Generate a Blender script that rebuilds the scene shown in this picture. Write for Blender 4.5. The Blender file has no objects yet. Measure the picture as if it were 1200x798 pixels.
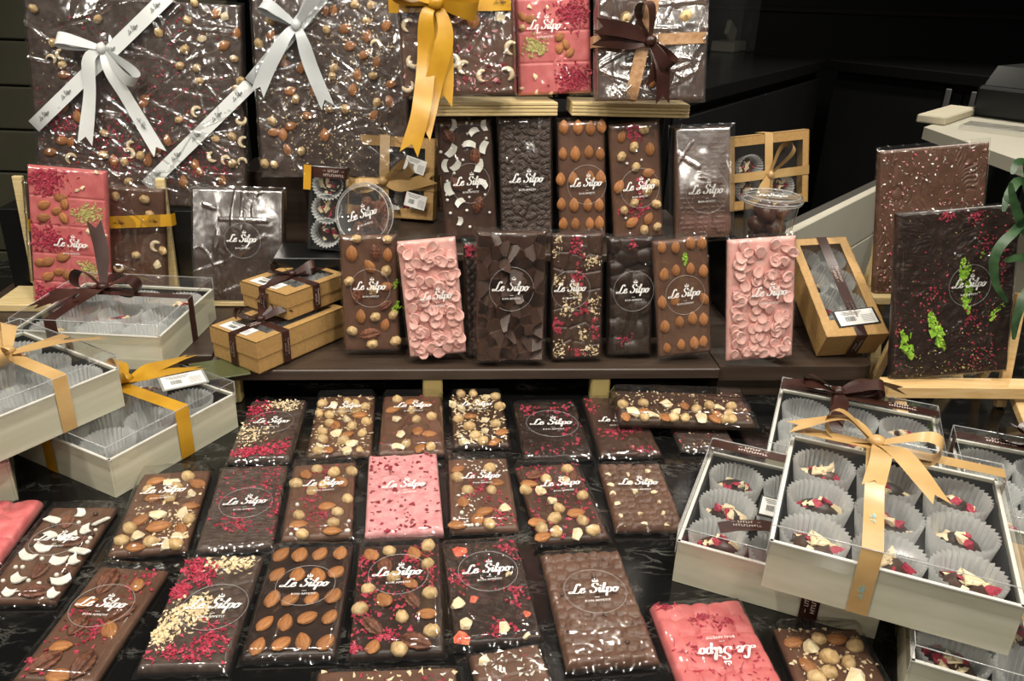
import bpy, bmesh, math, random
import numpy as np
from mathutils import Vector as V, Matrix as Mx
S = bpy.context.scene
col = S.collection
R = math.radians
PI = math.pi
# ------------------------------------------------------------------ camera
F, PITCH, ROLL, CH = 956.0, R(24.0), R(2.0), 0.556          # focal length in px of the 1200x798 frame
CAM = V((0, 0, CH))
fw = V((0, math.cos(PITCH), -math.sin(PITCH))); up0 = V((0, math.sin(PITCH), math.cos(PITCH))); rt0 = V((1, 0, 0))
rt = rt0 * math.cos(ROLL) + up0 * math.sin(ROLL); up = up0 * math.cos(ROLL) - rt0 * math.sin(ROLL)
cam = bpy.data.objects.new('camera', bpy.data.cameras.new('camera')); col.objects.link(cam)
cam.data.sensor_width = 36; cam.data.lens = F / 1200 * 36; cam.data.clip_start = .02
cam.matrix_world = Mx(((rt.x, up.x, -fw.x, 0), (rt.y, up.y, -fw.y, 0), (rt.z, up.z, -fw.z, CH), (0, 0, 0, 1)))
S.camera = cam
# ------------------------------------------------------------------ light
S.view_settings.view_transform = 'Standard'; S.view_settings.look = 'None'
S.view_settings.gamma = 1; S.view_settings.use_curve_mapping = False
S.view_settings.exposure = 0.0
wd = bpy.data.worlds.new('World'); S.world = wd; wd.use_nodes = True
wd.node_tree.nodes['Background'].inputs[0].default_value = (1.0, .95, .88, 1)
wd.node_tree.nodes['Background'].inputs[1].default_value = .025
def lamp(x, y, z, e, tgt, size=.13, c=(1, .93, .82), ang=75):
    d = bpy.data.lights.new('overhead_spot', 'SPOT'); d.energy = e; d.shadow_soft_size = size / 2; d.color = c
    d.spot_size = R(ang); d.spot_blend = .6
    o = bpy.data.objects.new('overhead_spot', d); col.objects.link(o); o.location = (x, y, z)
    o.rotation_euler = (V(tgt) - V((x, y, z))).to_track_quat('-Z', 'Y').to_euler()
for x in (-1.25, -.45, .4, 1.2):                      # row above the visitor
    lamp(x, .12, 1.75, 50, (x * .55, 1.0, .1), .08)
for x in (-.75, .05, .8):                             # row above the table
    lamp(x, .75, 1.85, 28, (x * .8, .85, 0), .09, ang=85)
for x in (-1.5, -.5, .5, 1.5):                        # added lamps behind the visitor, for reflections on the wraps and frontal fill
    lamp(x, -1.9, 1.75, 22, (x * .6, 1.1, .1), .07, ang=60)
for x, e in ((-.9, 22), (.35, 22), (1.5, 85)):        # added row above the back counter, for glints and brighter planks
    lamp(x, 2.5, 1.75, e, (x, 2.0, 0), .09, ang=110)

# ------------------------------------------------------------------ pixel helpers
def ray(u, v):
    x = (u - 600) / F; y = (399 - v) / F
    return fw + rt * x + up * y
def atz(u, v, z):
    d = ray(u, v); return CAM + d * ((z - CH) / d.z)
def aty(u, v, y):
    d = ray(u, v); return CAM + d * (y / d.y)

# ------------------------------------------------------------------ materials
MATS = {}
def pm(name, c, c2=None, scale=60, rough=.5, bump=0, bscale=None, metal=0, coat=0, rand=0, spec=.5, stretch=(1, 1, 1), sub=0, lo=.35, hi=.65, trans=0):
    if name in MATS: return MATS[name]
    m = bpy.data.materials.new(name); m.use_nodes = True; nt = m.node_tree; N = nt.nodes; L = nt.links
    b = N['Principled BSDF']
    b.inputs['Roughness'].default_value = rough; b.inputs['Metallic'].default_value = metal
    b.inputs['Coat Weight'].default_value = coat; b.inputs['Specular IOR Level'].default_value = spec
    if sub: b.inputs['Subsurface Weight'].default_value = sub; b.inputs['Subsurface Radius'].default_value = (.004, .002, .001)
    b.inputs['Base Color'].default_value = (*c, 1)
    tc = N.new('ShaderNodeTexCoord'); mp = N.new('ShaderNodeMapping'); mp.inputs['Scale'].default_value = stretch
    L.new(tc.outputs['Object'], mp.inputs[0])
    out = None
    if c2:
        n = N.new('ShaderNodeTexNoise'); n.inputs['Scale'].default_value = scale; n.inputs['Detail'].default_value = 4
        L.new(mp.outputs[0], n.inputs['Vector'])
        r = N.new('ShaderNodeValToRGB'); r.color_ramp.elements[0].position = lo; r.color_ramp.elements[1].position = hi
        r.color_ramp.elements[0].color = (*c, 1); r.color_ramp.elements[1].color = (*c2, 1)
        L.new(n.outputs[0], r.inputs[0]); out = r.outputs[0]
    if rand:
        oi = N.new('ShaderNodeObjectInfo'); ma = N.new('ShaderNodeMapRange')
        ma.inputs[3].default_value = 1 - rand; ma.inputs[4].default_value = 1 + rand
        L.new(oi.outputs['Random'], ma.inputs[0])
        h = N.new('ShaderNodeHueSaturation'); L.new(ma.outputs[0], h.inputs['Value'])
        if out: L.new(out, h.inputs['Color'])
        else: h.inputs['Color'].default_value = (*c, 1)
        out = h.outputs[0]
    if out: L.new(out, b.inputs['Base Color'])
    if bump:
        n = N.new('ShaderNodeTexNoise'); n.inputs['Scale'].default_value = bscale or scale; n.inputs['Detail'].default_value = 5
        L.new(mp.outputs[0], n.inputs['Vector'])
        k = N.new('ShaderNodeBump'); k.inputs['Strength'].default_value = bump; k.inputs['Distance'].default_value = .002
        L.new(n.outputs[0], k.inputs['Height']); L.new(k.outputs[0], b.inputs['Normal'])
    if trans:
        t = N.new('ShaderNodeBsdfTranslucent'); t.inputs[0].default_value = (*c, 1)
        mx = N.new('ShaderNodeMixShader'); mx.inputs[0].default_value = trans
        L.new(b.outputs[0], mx.inputs[1]); L.new(t.outputs[0], mx.inputs[2]); L.new(mx.outputs[0], N['Material Output'].inputs[0])
    MATS[name] = m
    return m
def film(name, haze=.03, rough=.07, bump=.25, bscale=45, ior=1.5, tint=(.97, .97, .96), crease=0, cscale=14, stretch=(1, .4, 1), mask=(.45, .6)):
    m = bpy.data.materials.new(name); m.use_nodes = True; nt = m.node_tree; N = nt.nodes; L = nt.links
    N.remove(N['Principled BSDF'])
    t = N.new('ShaderNodeBsdfTransparent'); t.inputs[0].default_value = (*tint, 1)
    g = N.new('ShaderNodeBsdfGlossy'); g.inputs['Roughness'].default_value = rough
    d = N.new('ShaderNodeBsdfDiffuse'); d.inputs[0].default_value = (.85, .87, .88, 1)
    fr = N.new('ShaderNodeLayerWeight'); fr.inputs['Blend'].default_value = .5       # Schlick reflectance, the same from both sides
    f5 = N.new('ShaderNodeMath'); f5.operation = 'POWER'; f5.inputs[1].default_value = 5; L.new(fr.outputs['Facing'], f5.inputs[0])
    ff = N.new('ShaderNodeMath'); ff.operation = 'MULTIPLY_ADD'; ff.inputs[1].default_value = .9; ff.inputs[2].default_value = ((ior - 1) / (ior + 1)) ** 2 * 2; L.new(f5.outputs[0], ff.inputs[0])
    a = N.new('ShaderNodeMixShader'); a.inputs[0].default_value = haze; L.new(t.outputs[0], a.inputs[1]); L.new(d.outputs[0], a.inputs[2])
    b = N.new('ShaderNodeMixShader'); L.new(ff.outputs[0], b.inputs[0]); L.new(a.outputs[0], b.inputs[1]); L.new(g.outputs[0], b.inputs[2])
    if bump:
        tc = N.new('ShaderNodeTexCoord'); n = N.new('ShaderNodeTexNoise'); n.inputs['Scale'].default_value = bscale; n.inputs['Detail'].default_value = 2
        L.new(tc.outputs['Object'], n.inputs['Vector'])
        k = N.new('ShaderNodeBump'); k.inputs['Strength'].default_value = bump; k.inputs['Distance'].default_value = .004
        L.new(n.outputs[0], k.inputs['Height'])
        if crease:
            def node(t, **kw):
                q = N.new(t)
                for i, x in kw.items(): q.inputs[i.replace('_', ' ')].default_value = x
                return q
            def mth(op, a, b):
                q = N.new('ShaderNodeMath'); q.operation = op
                for i, x in enumerate((a, b)):
                    if hasattr(x, 'links'): L.new(x, q.inputs[i])
                    else: q.inputs[i].default_value = x
                return q.outputs[0]
            oi = N.new('ShaderNodeObjectInfo'); hs = []
            for j, rot in enumerate((.5, -.9)):
                mp = node('ShaderNodeMapping', Rotation=(0, 0, rot), Scale=stretch); L.new(tc.outputs['Object'], mp.inputs['Vector'])
                cm = N.new('ShaderNodeCombineXYZ'); L.new(mth('MULTIPLY', oi.outputs['Random'], 9.0 + j * 5), cm.inputs[0]); L.new(cm.outputs[0], mp.inputs['Location'])
                rn = node('ShaderNodeTexNoise', Scale=cscale * (1 + .7 * j), Detail=1.5, Distortion=.6); L.new(mp.outputs[0], rn.inputs['Vector'])
                rd = mth('ABSOLUTE', mth('SUBTRACT', rn.outputs[0], .5), 0); mr = node('ShaderNodeMapRange', From_Min=0.0, From_Max=.05, To_Min=1.0, To_Max=0.0); L.new(rd, mr.inputs[0])
                mk = node('ShaderNodeTexNoise', Scale=9.0 + 4 * j, Detail=0.0); L.new(mp.outputs[0], mk.inputs['Vector'])
                mm = node('ShaderNodeMapRange', From_Min=mask[0], From_Max=mask[1]); L.new(mk.outputs[0], mm.inputs[0])
                hs.append(mth('MULTIPLY', mr.outputs[0], mm.outputs[0]))
            k2 = N.new('ShaderNodeBump'); k2.inputs['Strength'].default_value = crease; k2.inputs['Distance'].default_value = .003
            L.new(mth('ADD', hs[0], hs[1]), k2.inputs['Height']); L.new(k.outputs[0], k2.inputs['Normal']); k = k2
        for q in (g, fr): L.new(k.outputs[0], q.inputs['Normal'])
    L.new(b.outputs[0], N['Material Output'].inputs[0])
    MATS[name] = m
    return m
DARK = pm('dark_chocolate', (.018, .0085, .0055), (.03, .0145, .0095), 90, .38, .08, 300)
MID = pm('brown_chocolate', (.045, .02, .012), (.066, .031, .019), 60, .4, .06, 300)
MILK = pm('milk_chocolate', (.1, .046, .027), (.135, .065, .039), 50, .42, .05, 250)
GREY = pm('bloomed_chocolate', (.044, .026, .02), (.085, .056, .044), 120, .5, .12, 400)
RUBY = pm('ruby_chocolate', (.56, .125, .13), (.66, .18, .18), 60, .45, .05, 250, sub=.1)
PALE = pm('pale_pink_chocolate', (.68, .33, .3), (.8, .48, .43), 70, .45, .05, 250, sub=.1, rand=.06)
ROSE = pm('rose_chocolate', (.66, .27, .29), (.76, .38, .39), 80, .5, .3, 260)
ALM = pm('almond_skin', (.33, .115, .03), (.52, .23, .075), 120, .55, .9, 260, rand=.16, stretch=(3.2, .35, 1))
HAZ = pm('blanched_hazelnut', (.46, .28, .1), (.74, .54, .28), 130, .5, .8, 170, rand=.16, lo=.3, hi=.6)
PEC = pm('pecan_skin', (.09, .026, .012), (.24, .085, .04), 160, .5, .6, 300, rand=.2, stretch=(2.5, .5, 1))
CASH = pm('cashew_flesh', (.8, .64, .4), (.88, .74, .52), 90, .5, .15, 150, rand=.08)
COCO = pm('coconut_flesh', (.78, .78, .7), (.86, .86, .8), 90, .55, .2, 120, rand=.06)
NUTC = pm('cream_nut_flesh', (.8, .64, .36), (.9, .8, .58), 130, .55, .5, 220, rand=.12)
WHITE = pm('white_sugar', (.85, .83, .76), rough=.3)
BROWNP = pm('brown_pearl_coat', (.06, .03, .02), rough=.25)
STRAW = pm('dried_strawberry', (.55, .06, .03), (.8, .22, .12), 250, .6, .8, 400)
RASP = pm('dried_raspberry', (.3, .01, .035), (.55, .05, .1), 500, .6)
RASPD = pm('dark_dried_raspberry', (.2, .004, .018), (.34, .012, .03), 500, .6)
CRUM = pm('chopped_nut', (.75, .56, .3), (.88, .76, .54), 500, .6)
PISC = pm('chopped_green_nut', (.35, .36, .07), (.68, .55, .26), 500, .6)
GREEN = pm('green_flake', (.2, .46, .02), (.42, .68, .06), 300, .5, .8, 400)
WRAP = film('clear_wrap', .008, .085, .4, 38, crease=.6, cscale=16, mask=(.5, .62))
CELLO = film('crinkled_cellophane', .008, .1, .25, 26, 1.95, crease=.35, cscale=9, mask=(.45, .6))
SHINY = film('taut_shiny_cellophane', .05, .2, .3, 22, 2.5, crease=.5, cscale=11, mask=(.3, .5))
GLINT = film('glossy_sleeve', .01, .2, .3, 16, 2.2, crease=.4, cscale=12, mask=(.45, .6))
JARP = film('jar_plastic', .05, .05, .05, 20, 1.6)
EDGE = film('pale_plastic_edge', .3, .15, 0)  # whitish film; on the gift lids it paints in the edge highlights
PET = film('clear_plastic', .015, .04, .04, 20, 1.5)
LOGO = pm('white_print', (.86, .86, .84), rough=.5)
RINGM = film('embossed_seal', .22, .25, 0)
CREAM = pm('ivory_card', (.54, .525, .39), (.63, .61, .48), 14, .38, .04, 60, stretch=(1, .25, 6))
RIM = pm('white_card_edge', (.85, .84, .78), rough=.5)
BLACKC = pm('black_card', (.012, .012, .012), rough=.45)
KRAFT = pm('kraft_card', (.4, .235, .08), (.47, .285, .105), 220, .6, .1, 500)
PAPER = pm('fluted_paper', (.86, .88, .88), rough=.6, trans=.4)
BROWNR = pm('brown_satin', (.032, .011, .008), (.045, .016, .011), 30, .36, .05, 60)
GOLDR = pm('gold_satin', (.47, .29, .11), (.56, .37, .16), 25, .3, .05, 60, coat=.2)
YELR = pm('yellow_satin', (.44, .22, .012), (.54, .29, .02), 25, .36, .1, 60)
WHITER = pm('white_satin', (.66, .69, .68), rough=.4, bump=.05, bscale=80)
SILVR = pm('silver_satin', (.5, .53, .54), rough=.32, bump=.05, bscale=80)
COPR = pm('copper_satin', (.35, .19, .09), (.5, .3, .16), 120, .32, .3, 300)
PINE = pm('pine_wood', (.66, .42, .17), (.78, .55, .27), 30, .5, .1, 60, stretch=(.6, 6, 6))
PLY = pm('pale_plywood', (.6, .45, .2), (.72, .58, .31), 40, .55, .1, 80, stretch=(.4, 5, 9))
SHELF = pm('brown_laminate', (.04, .026, .018), (.058, .039, .028), 30, .42, .03, 90, stretch=(.3, 4, 4))
BLACKM = pm('black_lacquer', (.006, .006, .006), rough=.3)
TURQ = pm('turquoise_print', (.25, .6, .62), rough=.5)
INK = pm('grey_print', (.12, .12, .12), rough=.5)
PINKP = pm('pale_print', (.75, .62, .56), rough=.5)
LABEL = pm('white_label', (.8, .8, .77), rough=.55)

# ------------------------------------------------------------------ mesh helpers
def mesh(name, v, f, mat=None, smooth=True):
    m = bpy.data.meshes.new(name); m.from_pydata([tuple(p) for p in v], [], f); m.update()
    if smooth: m.polygons.foreach_set('use_smooth', [True] * len(m.polygons))
    if mat: m.materials.append(mat)
    return m
def link(name, me, parent=None, M=None):
    o = bpy.data.objects.new(name, me); col.objects.link(o)
    if parent: o.parent = parent
    if M is not None: o.matrix_basis = M
    return o
def tag(o, label=None, cat=None, group=None, kind=None):
    for k, x in (('label', label), ('category', cat), ('group', group), ('kind', kind)):
        if x: o[k] = x
    return o
def thing(name, label, cat, M, group=None):
    o = bpy.data.objects.new(name, None); o.empty_display_size = .02; col.objects.link(o); o.matrix_basis = M
    return tag(o, label, cat, group)
T = Mx.Translation
def Rz(d): return Mx.Rotation(R(d), 4, 'Z')
def Rx(d): return Mx.Rotation(R(d), 4, 'X')
def Ry(d): return Mx.Rotation(R(d), 4, 'Y')
def basis(o, x, y, z):
    return Mx(((x.x, y.x, z.x, o.x), (x.y, y.y, z.y, o.y), (x.z, y.z, z.z, o.z), (0, 0, 0, 1)))
class MB:
    def __init__(s): s.v = []; s.f = []
    def add(s, v, f, M=None):
        n = len(s.v); s.v += [tuple(M @ V(p)) if M else tuple(p) for p in v]; s.f += [[i + n for i in q] for q in f]; return s
    def box(s, c, d, b=None, M=None):
        x, y, z = (q / 2 for q in d); b = min(d) * .12 if b is None else b
        if b <= 0:
            v = [(i * x, j * y, k * z) for k in (-1, 1) for j in (-1, 1) for i in (-1, 1)]
            f = [[0, 2, 3, 1], [4, 5, 7, 6], [0, 1, 5, 4], [2, 6, 7, 3], [0, 4, 6, 2], [1, 3, 7, 5]]
        else:
            v, f = chamfer(x, y, z, b)
        return s.add([(p[0] + c[0], p[1] + c[1], p[2] + c[2]) for p in v], f, M)
    def span(s, a, b, bev=None, M=None):
        return s.box([(a[i] + b[i]) / 2 for i in range(3)], [abs(b[i] - a[i]) for i in range(3)], bev, M)
    def lathe(s, prof, n=24, M=None, fl=0, nf=0):
        v = []; f = []
        for r, z in prof:
            for i in range(n):
                a = 2 * PI * i / n; q = r * (1 + fl * (math.cos(nf * a))) if nf else r
                v.append((q * math.cos(a), q * math.sin(a), z))
        for j in range(len(prof) - 1):
            for i in range(n):
                k = (i + 1) % n; f.append([j * n + i, j * n + k, (j + 1) * n + k, (j + 1) * n + i])
        return s.add(v, f, M)
    def tube(s, pts, r, n=6, M=None, closed=False):
        pts = [V(p) for p in pts]; v = []; f = []; m = len(pts)
        for i, p in enumerate(pts):
            a = pts[(i - 1) % m if closed else max(i - 1, 0)]; b = pts[(i + 1) % m if closed else min(i + 1, m - 1)]
            t = (b - a).normalized(); u = t.cross(V((.13, .21, .97)))
            if u.length < 1e-4: u = t.cross(V((1, 0, 0)))
            u.normalize(); w = t.cross(u); q = r[i] if isinstance(r, (list, tuple)) else r
            for k in range(n):
                e = 2 * PI * k / n; v.append(p + (u * math.cos(e) + w * math.sin(e)) * q)
        for i in range(m if closed else m - 1):
            j = (i + 1) % m
            for k in range(n):
                f.append([i * n + k, i * n + (k + 1) % n, j * n + (k + 1) % n, j * n + k])
        if not closed: f += [list(range(n))[::-1], [(m - 1) * n + k for k in range(n)]]
        return s.add(v, f, M)
    def mesh(s, name, mat, smooth=False): return mesh(name, s.v, s.f, mat, smooth)
    def build(s, name, mat, parent=None, M=None, smooth=False): return link(name, s.mesh(name, mat, smooth), parent, M)
def hull(pts):
    bm = bmesh.new()
    for p in pts: bm.verts.new(p)
    r = bmesh.ops.convex_hull(bm, input=bm.verts)
    bmesh.ops.delete(bm, geom=[g for g in r['geom_interior'] if isinstance(g, bmesh.types.BMVert)], context='VERTS')
    bm.verts.index_update(); v = [x.co.copy() for x in bm.verts]; f = [[q.index for q in g.verts] for g in bm.faces]; bm.free()
    return v, f
def chamfer(x, y, z, b):
    b = min(b, x * .9, y * .9, z * .9); v = []; ix = {}
    for i in (-1, 1):
        for j in (-1, 1):
            for k in (-1, 1):
                ix[i, j, k] = len(v)
                v += [(i * x, j * (y - b), k * (z - b)), (i * (x - b), j * y, k * (z - b)), (i * (x - b), j * (y - b), k * z)]
    f = []; g = lambda i, j, k, a: ix[i, j, k] + a
    for s in (-1, 1):
        f += [[g(s, -1, -1, 0), g(s, 1, -1, 0), g(s, 1, 1, 0), g(s, -1, 1, 0)], [g(-1, s, -1, 1), g(1, s, -1, 1), g(1, s, 1, 1), g(-1, s, 1, 1)], [g(-1, -1, s, 2), g(1, -1, s, 2), g(1, 1, s, 2), g(-1, 1, s, 2)]]
        for t in (-1, 1):
            f += [[g(s, t, -1, 0), g(s, t, 1, 0), g(s, t, 1, 1), g(s, t, -1, 1)], [g(s, -1, t, 0), g(s, 1, t, 0), g(s, 1, t, 2), g(s, -1, t, 2)], [g(-1, s, t, 1), g(1, s, t, 1), g(1, s, t, 2), g(-1, s, t, 2)]]
            for u in (-1, 1): f.append([g(s, t, u, 0), g(s, t, u, 1), g(s, t, u, 2)])
    out = []
    for q in f:
        a, c, d = (V(v[i]) for i in q[:3]); n = (c - a).cross(d - a); m = sum((V(v[i]) for i in q), V()) / len(q)
        out.append(q if n.dot(m) > 0 else q[::-1])
    return v, out

# ------------------------------------------------------------------ numpy relief
def vn(X, Y, s, seed):
    t = np.random.RandomState(seed).rand(64, 64); x = X * s; y = Y * s
    i = np.floor(x).astype(int); j = np.floor(y).astype(int); a = x - i; b = y - j
    a = a * a * (3 - 2 * a); b = b * b * (3 - 2 * b); g = lambda p, q: t[p % 64, q % 64]
    return (g(i, j) * (1 - a) + g(i + 1, j) * a) * (1 - b) + (g(i, j + 1) * (1 - a) + g(i + 1, j + 1) * a) * b - .5
def fbm(X, Y, s, seed): return vn(X, Y, s, seed) + .5 * vn(X, Y, s * 2.1, seed + 1) + .25 * vn(X, Y, s * 4.3, seed + 2)
def cells(X, Y, W, L, n, rs, jit=.9):
    k = max(1, round(math.sqrt(n * W / L))); r = max(1, round(n / k)); c = []
    for i in range(k):
        for j in range(r):
            c.append((-W / 2 + (i + .5 + rs.uniform(-.5, .5) * jit) * W / k, (j + .5 + rs.uniform(-.5, .5) * jit) * L / r))
    c = np.array(c); D = np.hypot(X[..., None] - c[:, 0], Y[..., None] - c[:, 1])
    return c, D
def relief(kind, X, Y, W, L, seed):
    rs = np.random.RandomState(seed)
    if kind == 'bark':
        w = fbm(X, Y * .45, 22, seed) * .03; ph = (X + w * 1.3 + .4 * vn(X, Y, 9, seed + 5) * .08) * PI / .0042
        return .0021 * np.abs(np.sin(ph)) ** .7 + .0008 * fbm(X, Y * .4, 160, seed + 9)
    if kind == 'facet':
        X2 = X + .004 * vn(X, Y, 60, seed + 8); c, D = cells(X2, Y * .8, W, L * .8, 64, rs); c = c * [1, 1 / .8]; k = D.argmin(-1); g = rs.uniform(-.8, .8, (len(c), 2)); h = rs.uniform(0, .004, len(c))
        return .002 + h[k] + g[k, 0] * (X - c[k, 0]) + g[k, 1] * (Y - c[k, 1])
    if kind == 'bean':
        Z = np.zeros_like(X); c, D = cells(X, Y, W, L, 190, rs, .7)
        for x, y in c:
            a = rs.choice([-1, 1]) * rs.uniform(.3, 1.1); ca, sa = math.cos(a), math.sin(a)
            p = (X - x) * ca + (Y - y) * sa; q = -(X - x) * sa + (Y - y) * ca
            h = np.clip(1 - (p / .005) ** 2 - (q / .0031) ** 2, 0, None) ** .5 * .0034 * rs.uniform(.8, 1.1) - .002 * np.exp(-(q / .0006) ** 2) * (np.abs(p) < .0042)
            Z = np.maximum(Z, h)
        return Z
    if kind in ('pebble', 'bubble', 'bigbubble'):
        n, a, h = {'pebble': (22, .017, .009), 'bubble': (80, .0072, .0042), 'bigbubble': (30, .0125, .0055)}[kind]
        c, D = cells(X, Y, W, L, n, rs, .75 if kind == 'pebble' else .35); Z = np.zeros_like(X)
        for i in range(len(c)):
            r = a * rs.uniform(.75, 1.15); e = rs.uniform(.8, 1.3) if kind == 'pebble' else 1
            Z = np.maximum(Z, h * rs.uniform(.7, 1) * np.clip(1 - ((X - c[i, 0]) * e / r) ** 2 - ((Y - c[i, 1]) / e / r) ** 2, 0, None) ** .5)
        return Z
    if kind == 'mosaic':
        c, D = cells(X, Y, W, L, 20, rs, .55); D.sort(-1); e = D[..., 1] - D[..., 0]
        return .003 * np.clip(e / .004, 0, 1) ** .6 + .0006 * fbm(X, Y, 90, seed)
    if kind == 'quilt':
        a = np.abs(np.sin((X + Y) * PI / .013)); b = np.abs(np.sin((X - Y) * PI / .013)); return .0025 * np.minimum(a, b) ** .5
    if kind == 'slate':
        s = (X / W + .5); t = Y / L; d1 = s * .9 + t - 1.02; d2 = t - .47 + .12 * (s - .3)
        g = np.minimum(np.abs(d1), np.where(d1 > 0, np.abs(t - .63 - .2 * (s - .5)), np.minimum(np.abs(d2 + .18 - .35 * s), np.abs(t - .62))))
        w = .0013 * np.minimum(np.abs(np.sin((X + .5 * Y) * PI / .011)), np.abs(np.sin((X * .4 - Y) * PI / .011))) ** .4 * ((d1 > 0) & (t < .63 + .2 * (s - .5)))
        return .0022 * np.clip(g / .03, 0, 1) ** .5 + w + .0006 * fbm(X, Y, 70, seed)
    if kind == 'ripple':
        return .001 * np.abs(np.sin(Y * PI / .0055 + 5 * fbm(X, Y, 60, seed))) + .0006 * fbm(X, Y, 150, seed)
    if kind == 'tablet':
        a = np.abs(((X / W + .5) * 3) % 1 - .5); b = np.abs((Y / L * 6) % 1 - .5); return .0022 * np.clip((.5 - np.maximum(a, b)) / .09, 0, 1)
    if kind == 'emboss':
        on = (vn(X, Y, 420, seed) > -.05) & (((Y / .0075) % 1) < .45) & (np.abs(X) < W * .4) & (np.abs(np.abs(X) - W * .12) > W * .03)
        return .0012 * on + .0006 * ((np.abs(X) < W * .44) & (Y > L * .06) & (Y < L * .94))
    if kind == 'grid2':
        a = np.abs(((X / W + .5) * 2) % 1 - .5); b = np.abs((Y / L * 5) % 1 - .5)
        return .002 * np.clip(np.minimum((.5 - a) * W / 2, (.5 - b) * L / 5) / .0022, 0, 1) ** .6 + .0004 * fbm(X, Y, 60, seed)
    if kind == 'rough': return .0032 * fbm(X, Y, 95, seed) + .0014 * fbm(X, Y, 260, seed + 3)
    if kind == 'lumpy': return .0018 * fbm(X, Y, 45, seed)
    if kind == 'swirl':
        return .0022 * fbm(X, Y, 70, seed) + .0008 * np.abs(np.sin((X * .6 + Y + .03 * fbm(X, Y, 30, seed + 2)) * PI / .006))
    return .0004 * fbm(X, Y, 40, seed)
RES = dict(bark=.0013, facet=.0009, bean=.00075, pebble=.0014, bubble=.0011, bigbubble=.0013, mosaic=.0013, quilt=.0013, slate=.0012, ripple=.0012, tablet=.0016, emboss=.0009, grid2=.0013, rough=.0013, swirl=.0013, lumpy=.002)
def choc_mesh(kind, W, L, Tk, mat, seed, flatshade=False, bev=.003):
    r = RES.get(kind, .003); nx = max(8, int(W / r)); ny = max(10, int(L / r))
    x = np.linspace(-W / 2, W / 2, nx); y = np.linspace(0, L, ny); X, Y = np.meshgrid(x, y)
    d = np.minimum(np.minimum(X + W / 2, W / 2 - X), np.minimum(Y, L - Y))
    Z = Tk + relief(kind, X, Y, W, L, seed) * np.clip(d / .003, 0, 1)
    e = np.clip(d / bev, 0, 1); Z = np.maximum(Z - bev * (1 - np.sqrt(1 - (1 - e) ** 2)), .001)
    v = np.stack([X, Y, Z], -1).reshape(-1, 3).tolist()
    f = [[j * nx + i, j * nx + i + 1, (j + 1) * nx + i + 1, (j + 1) * nx + i] for j in range(ny - 1) for i in range(nx - 1)]
    loop = list(range(nx)) + [j * nx + nx - 1 for j in range(1, ny)] + [(ny - 1) * nx + i for i in range(nx - 2, -1, -1)] + [j * nx for j in range(ny - 2, 0, -1)]
    n = len(v); v += [(v[i][0], v[i][1], 0) for i in loop]; m = len(loop)
    f += [[loop[(k + 1) % m], loop[k], n + k, n + (k + 1) % m] for k in range(m)] + [[n + k for k in range(m)][::-1]]
    return mesh('chocolate', v, f, mat, not flatshade)
def film_mesh(W, L, zt, z0, edge, seed, mat, amp=.0005, nr=8, ridge=.0012, pts=(), step=.0035, lo=.5, wave=.0006, wf=16, rw=None, puff=0):
    nx = max(12, int(W / step)); ny = max(12, int(L / step)); rs = np.random.RandomState(seed)
    x = np.linspace(-W / 2, W / 2, nx); y = np.linspace(0, L, ny); X, Y = np.meshgrid(x, y)
    d = np.minimum(np.minimum(X + W / 2, W / 2 - X) / edge[0], np.minimum(Y, L - Y) / edge[1]); s = np.clip(d, 0, 1); s = s * s * (3 - 2 * s)
    Z = z0 + (zt - z0) * s + amp * 2 * fbm(X, Y, 40, seed) * (.4 + .6 * s)
    Z += puff * np.sin(PI * np.clip(Y / L, 0, 1) ** .65) * s
    Z += wave * 2 * vn(X, Y, wf, seed + 40) * s
    segs = [(rs.uniform(-W / 2, W / 2), rs.uniform(0, L), rs.uniform(-1, 1) * W * lo, rs.uniform(-1, 1) * L * lo * .6) for _ in range(nr)]
    segs += [(p[0], p[1], math.cos(a) * l, math.sin(a) * l) for p in pts for a, l in [(rs.uniform(0, 2 * PI), rs.uniform(.03, .1)) for _ in range(2)]]
    for a, b, p, q in segs:
        l2 = p * p + q * q + 1e-9; t = np.clip(((X - a) * p + (Y - b) * q) / l2, 0, 1)
        D = np.hypot(X - a - t * p, Y - b - t * q); w = rs.uniform(1.0, 1.9) * (rw or step)
        Z += ridge * rs.uniform(.5, 1.2) * (.5 + .5 * np.cos(PI * np.clip(D / w, 0, 1))) * (1 - .5 * t) * (.2 + .8 * s)
    # crimped ends
    c = np.clip(1 - np.minimum(Y, L - Y) / (edge[1] * .8), 0, 1); Z += c * .0012 * np.sin(X * 2 * PI / .021 + seed)
    Z = np.maximum(Z, .0006)
    v = np.stack([X, Y, Z], -1).reshape(-1, 3).tolist()
    f = [[j * nx + i, j * nx + i + 1, (j + 1) * nx + i + 1, (j + 1) * nx + i] for j in range(ny - 1) for i in range(nx - 1)]
    return mesh('wrapper', v, f, mat, True)

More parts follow.
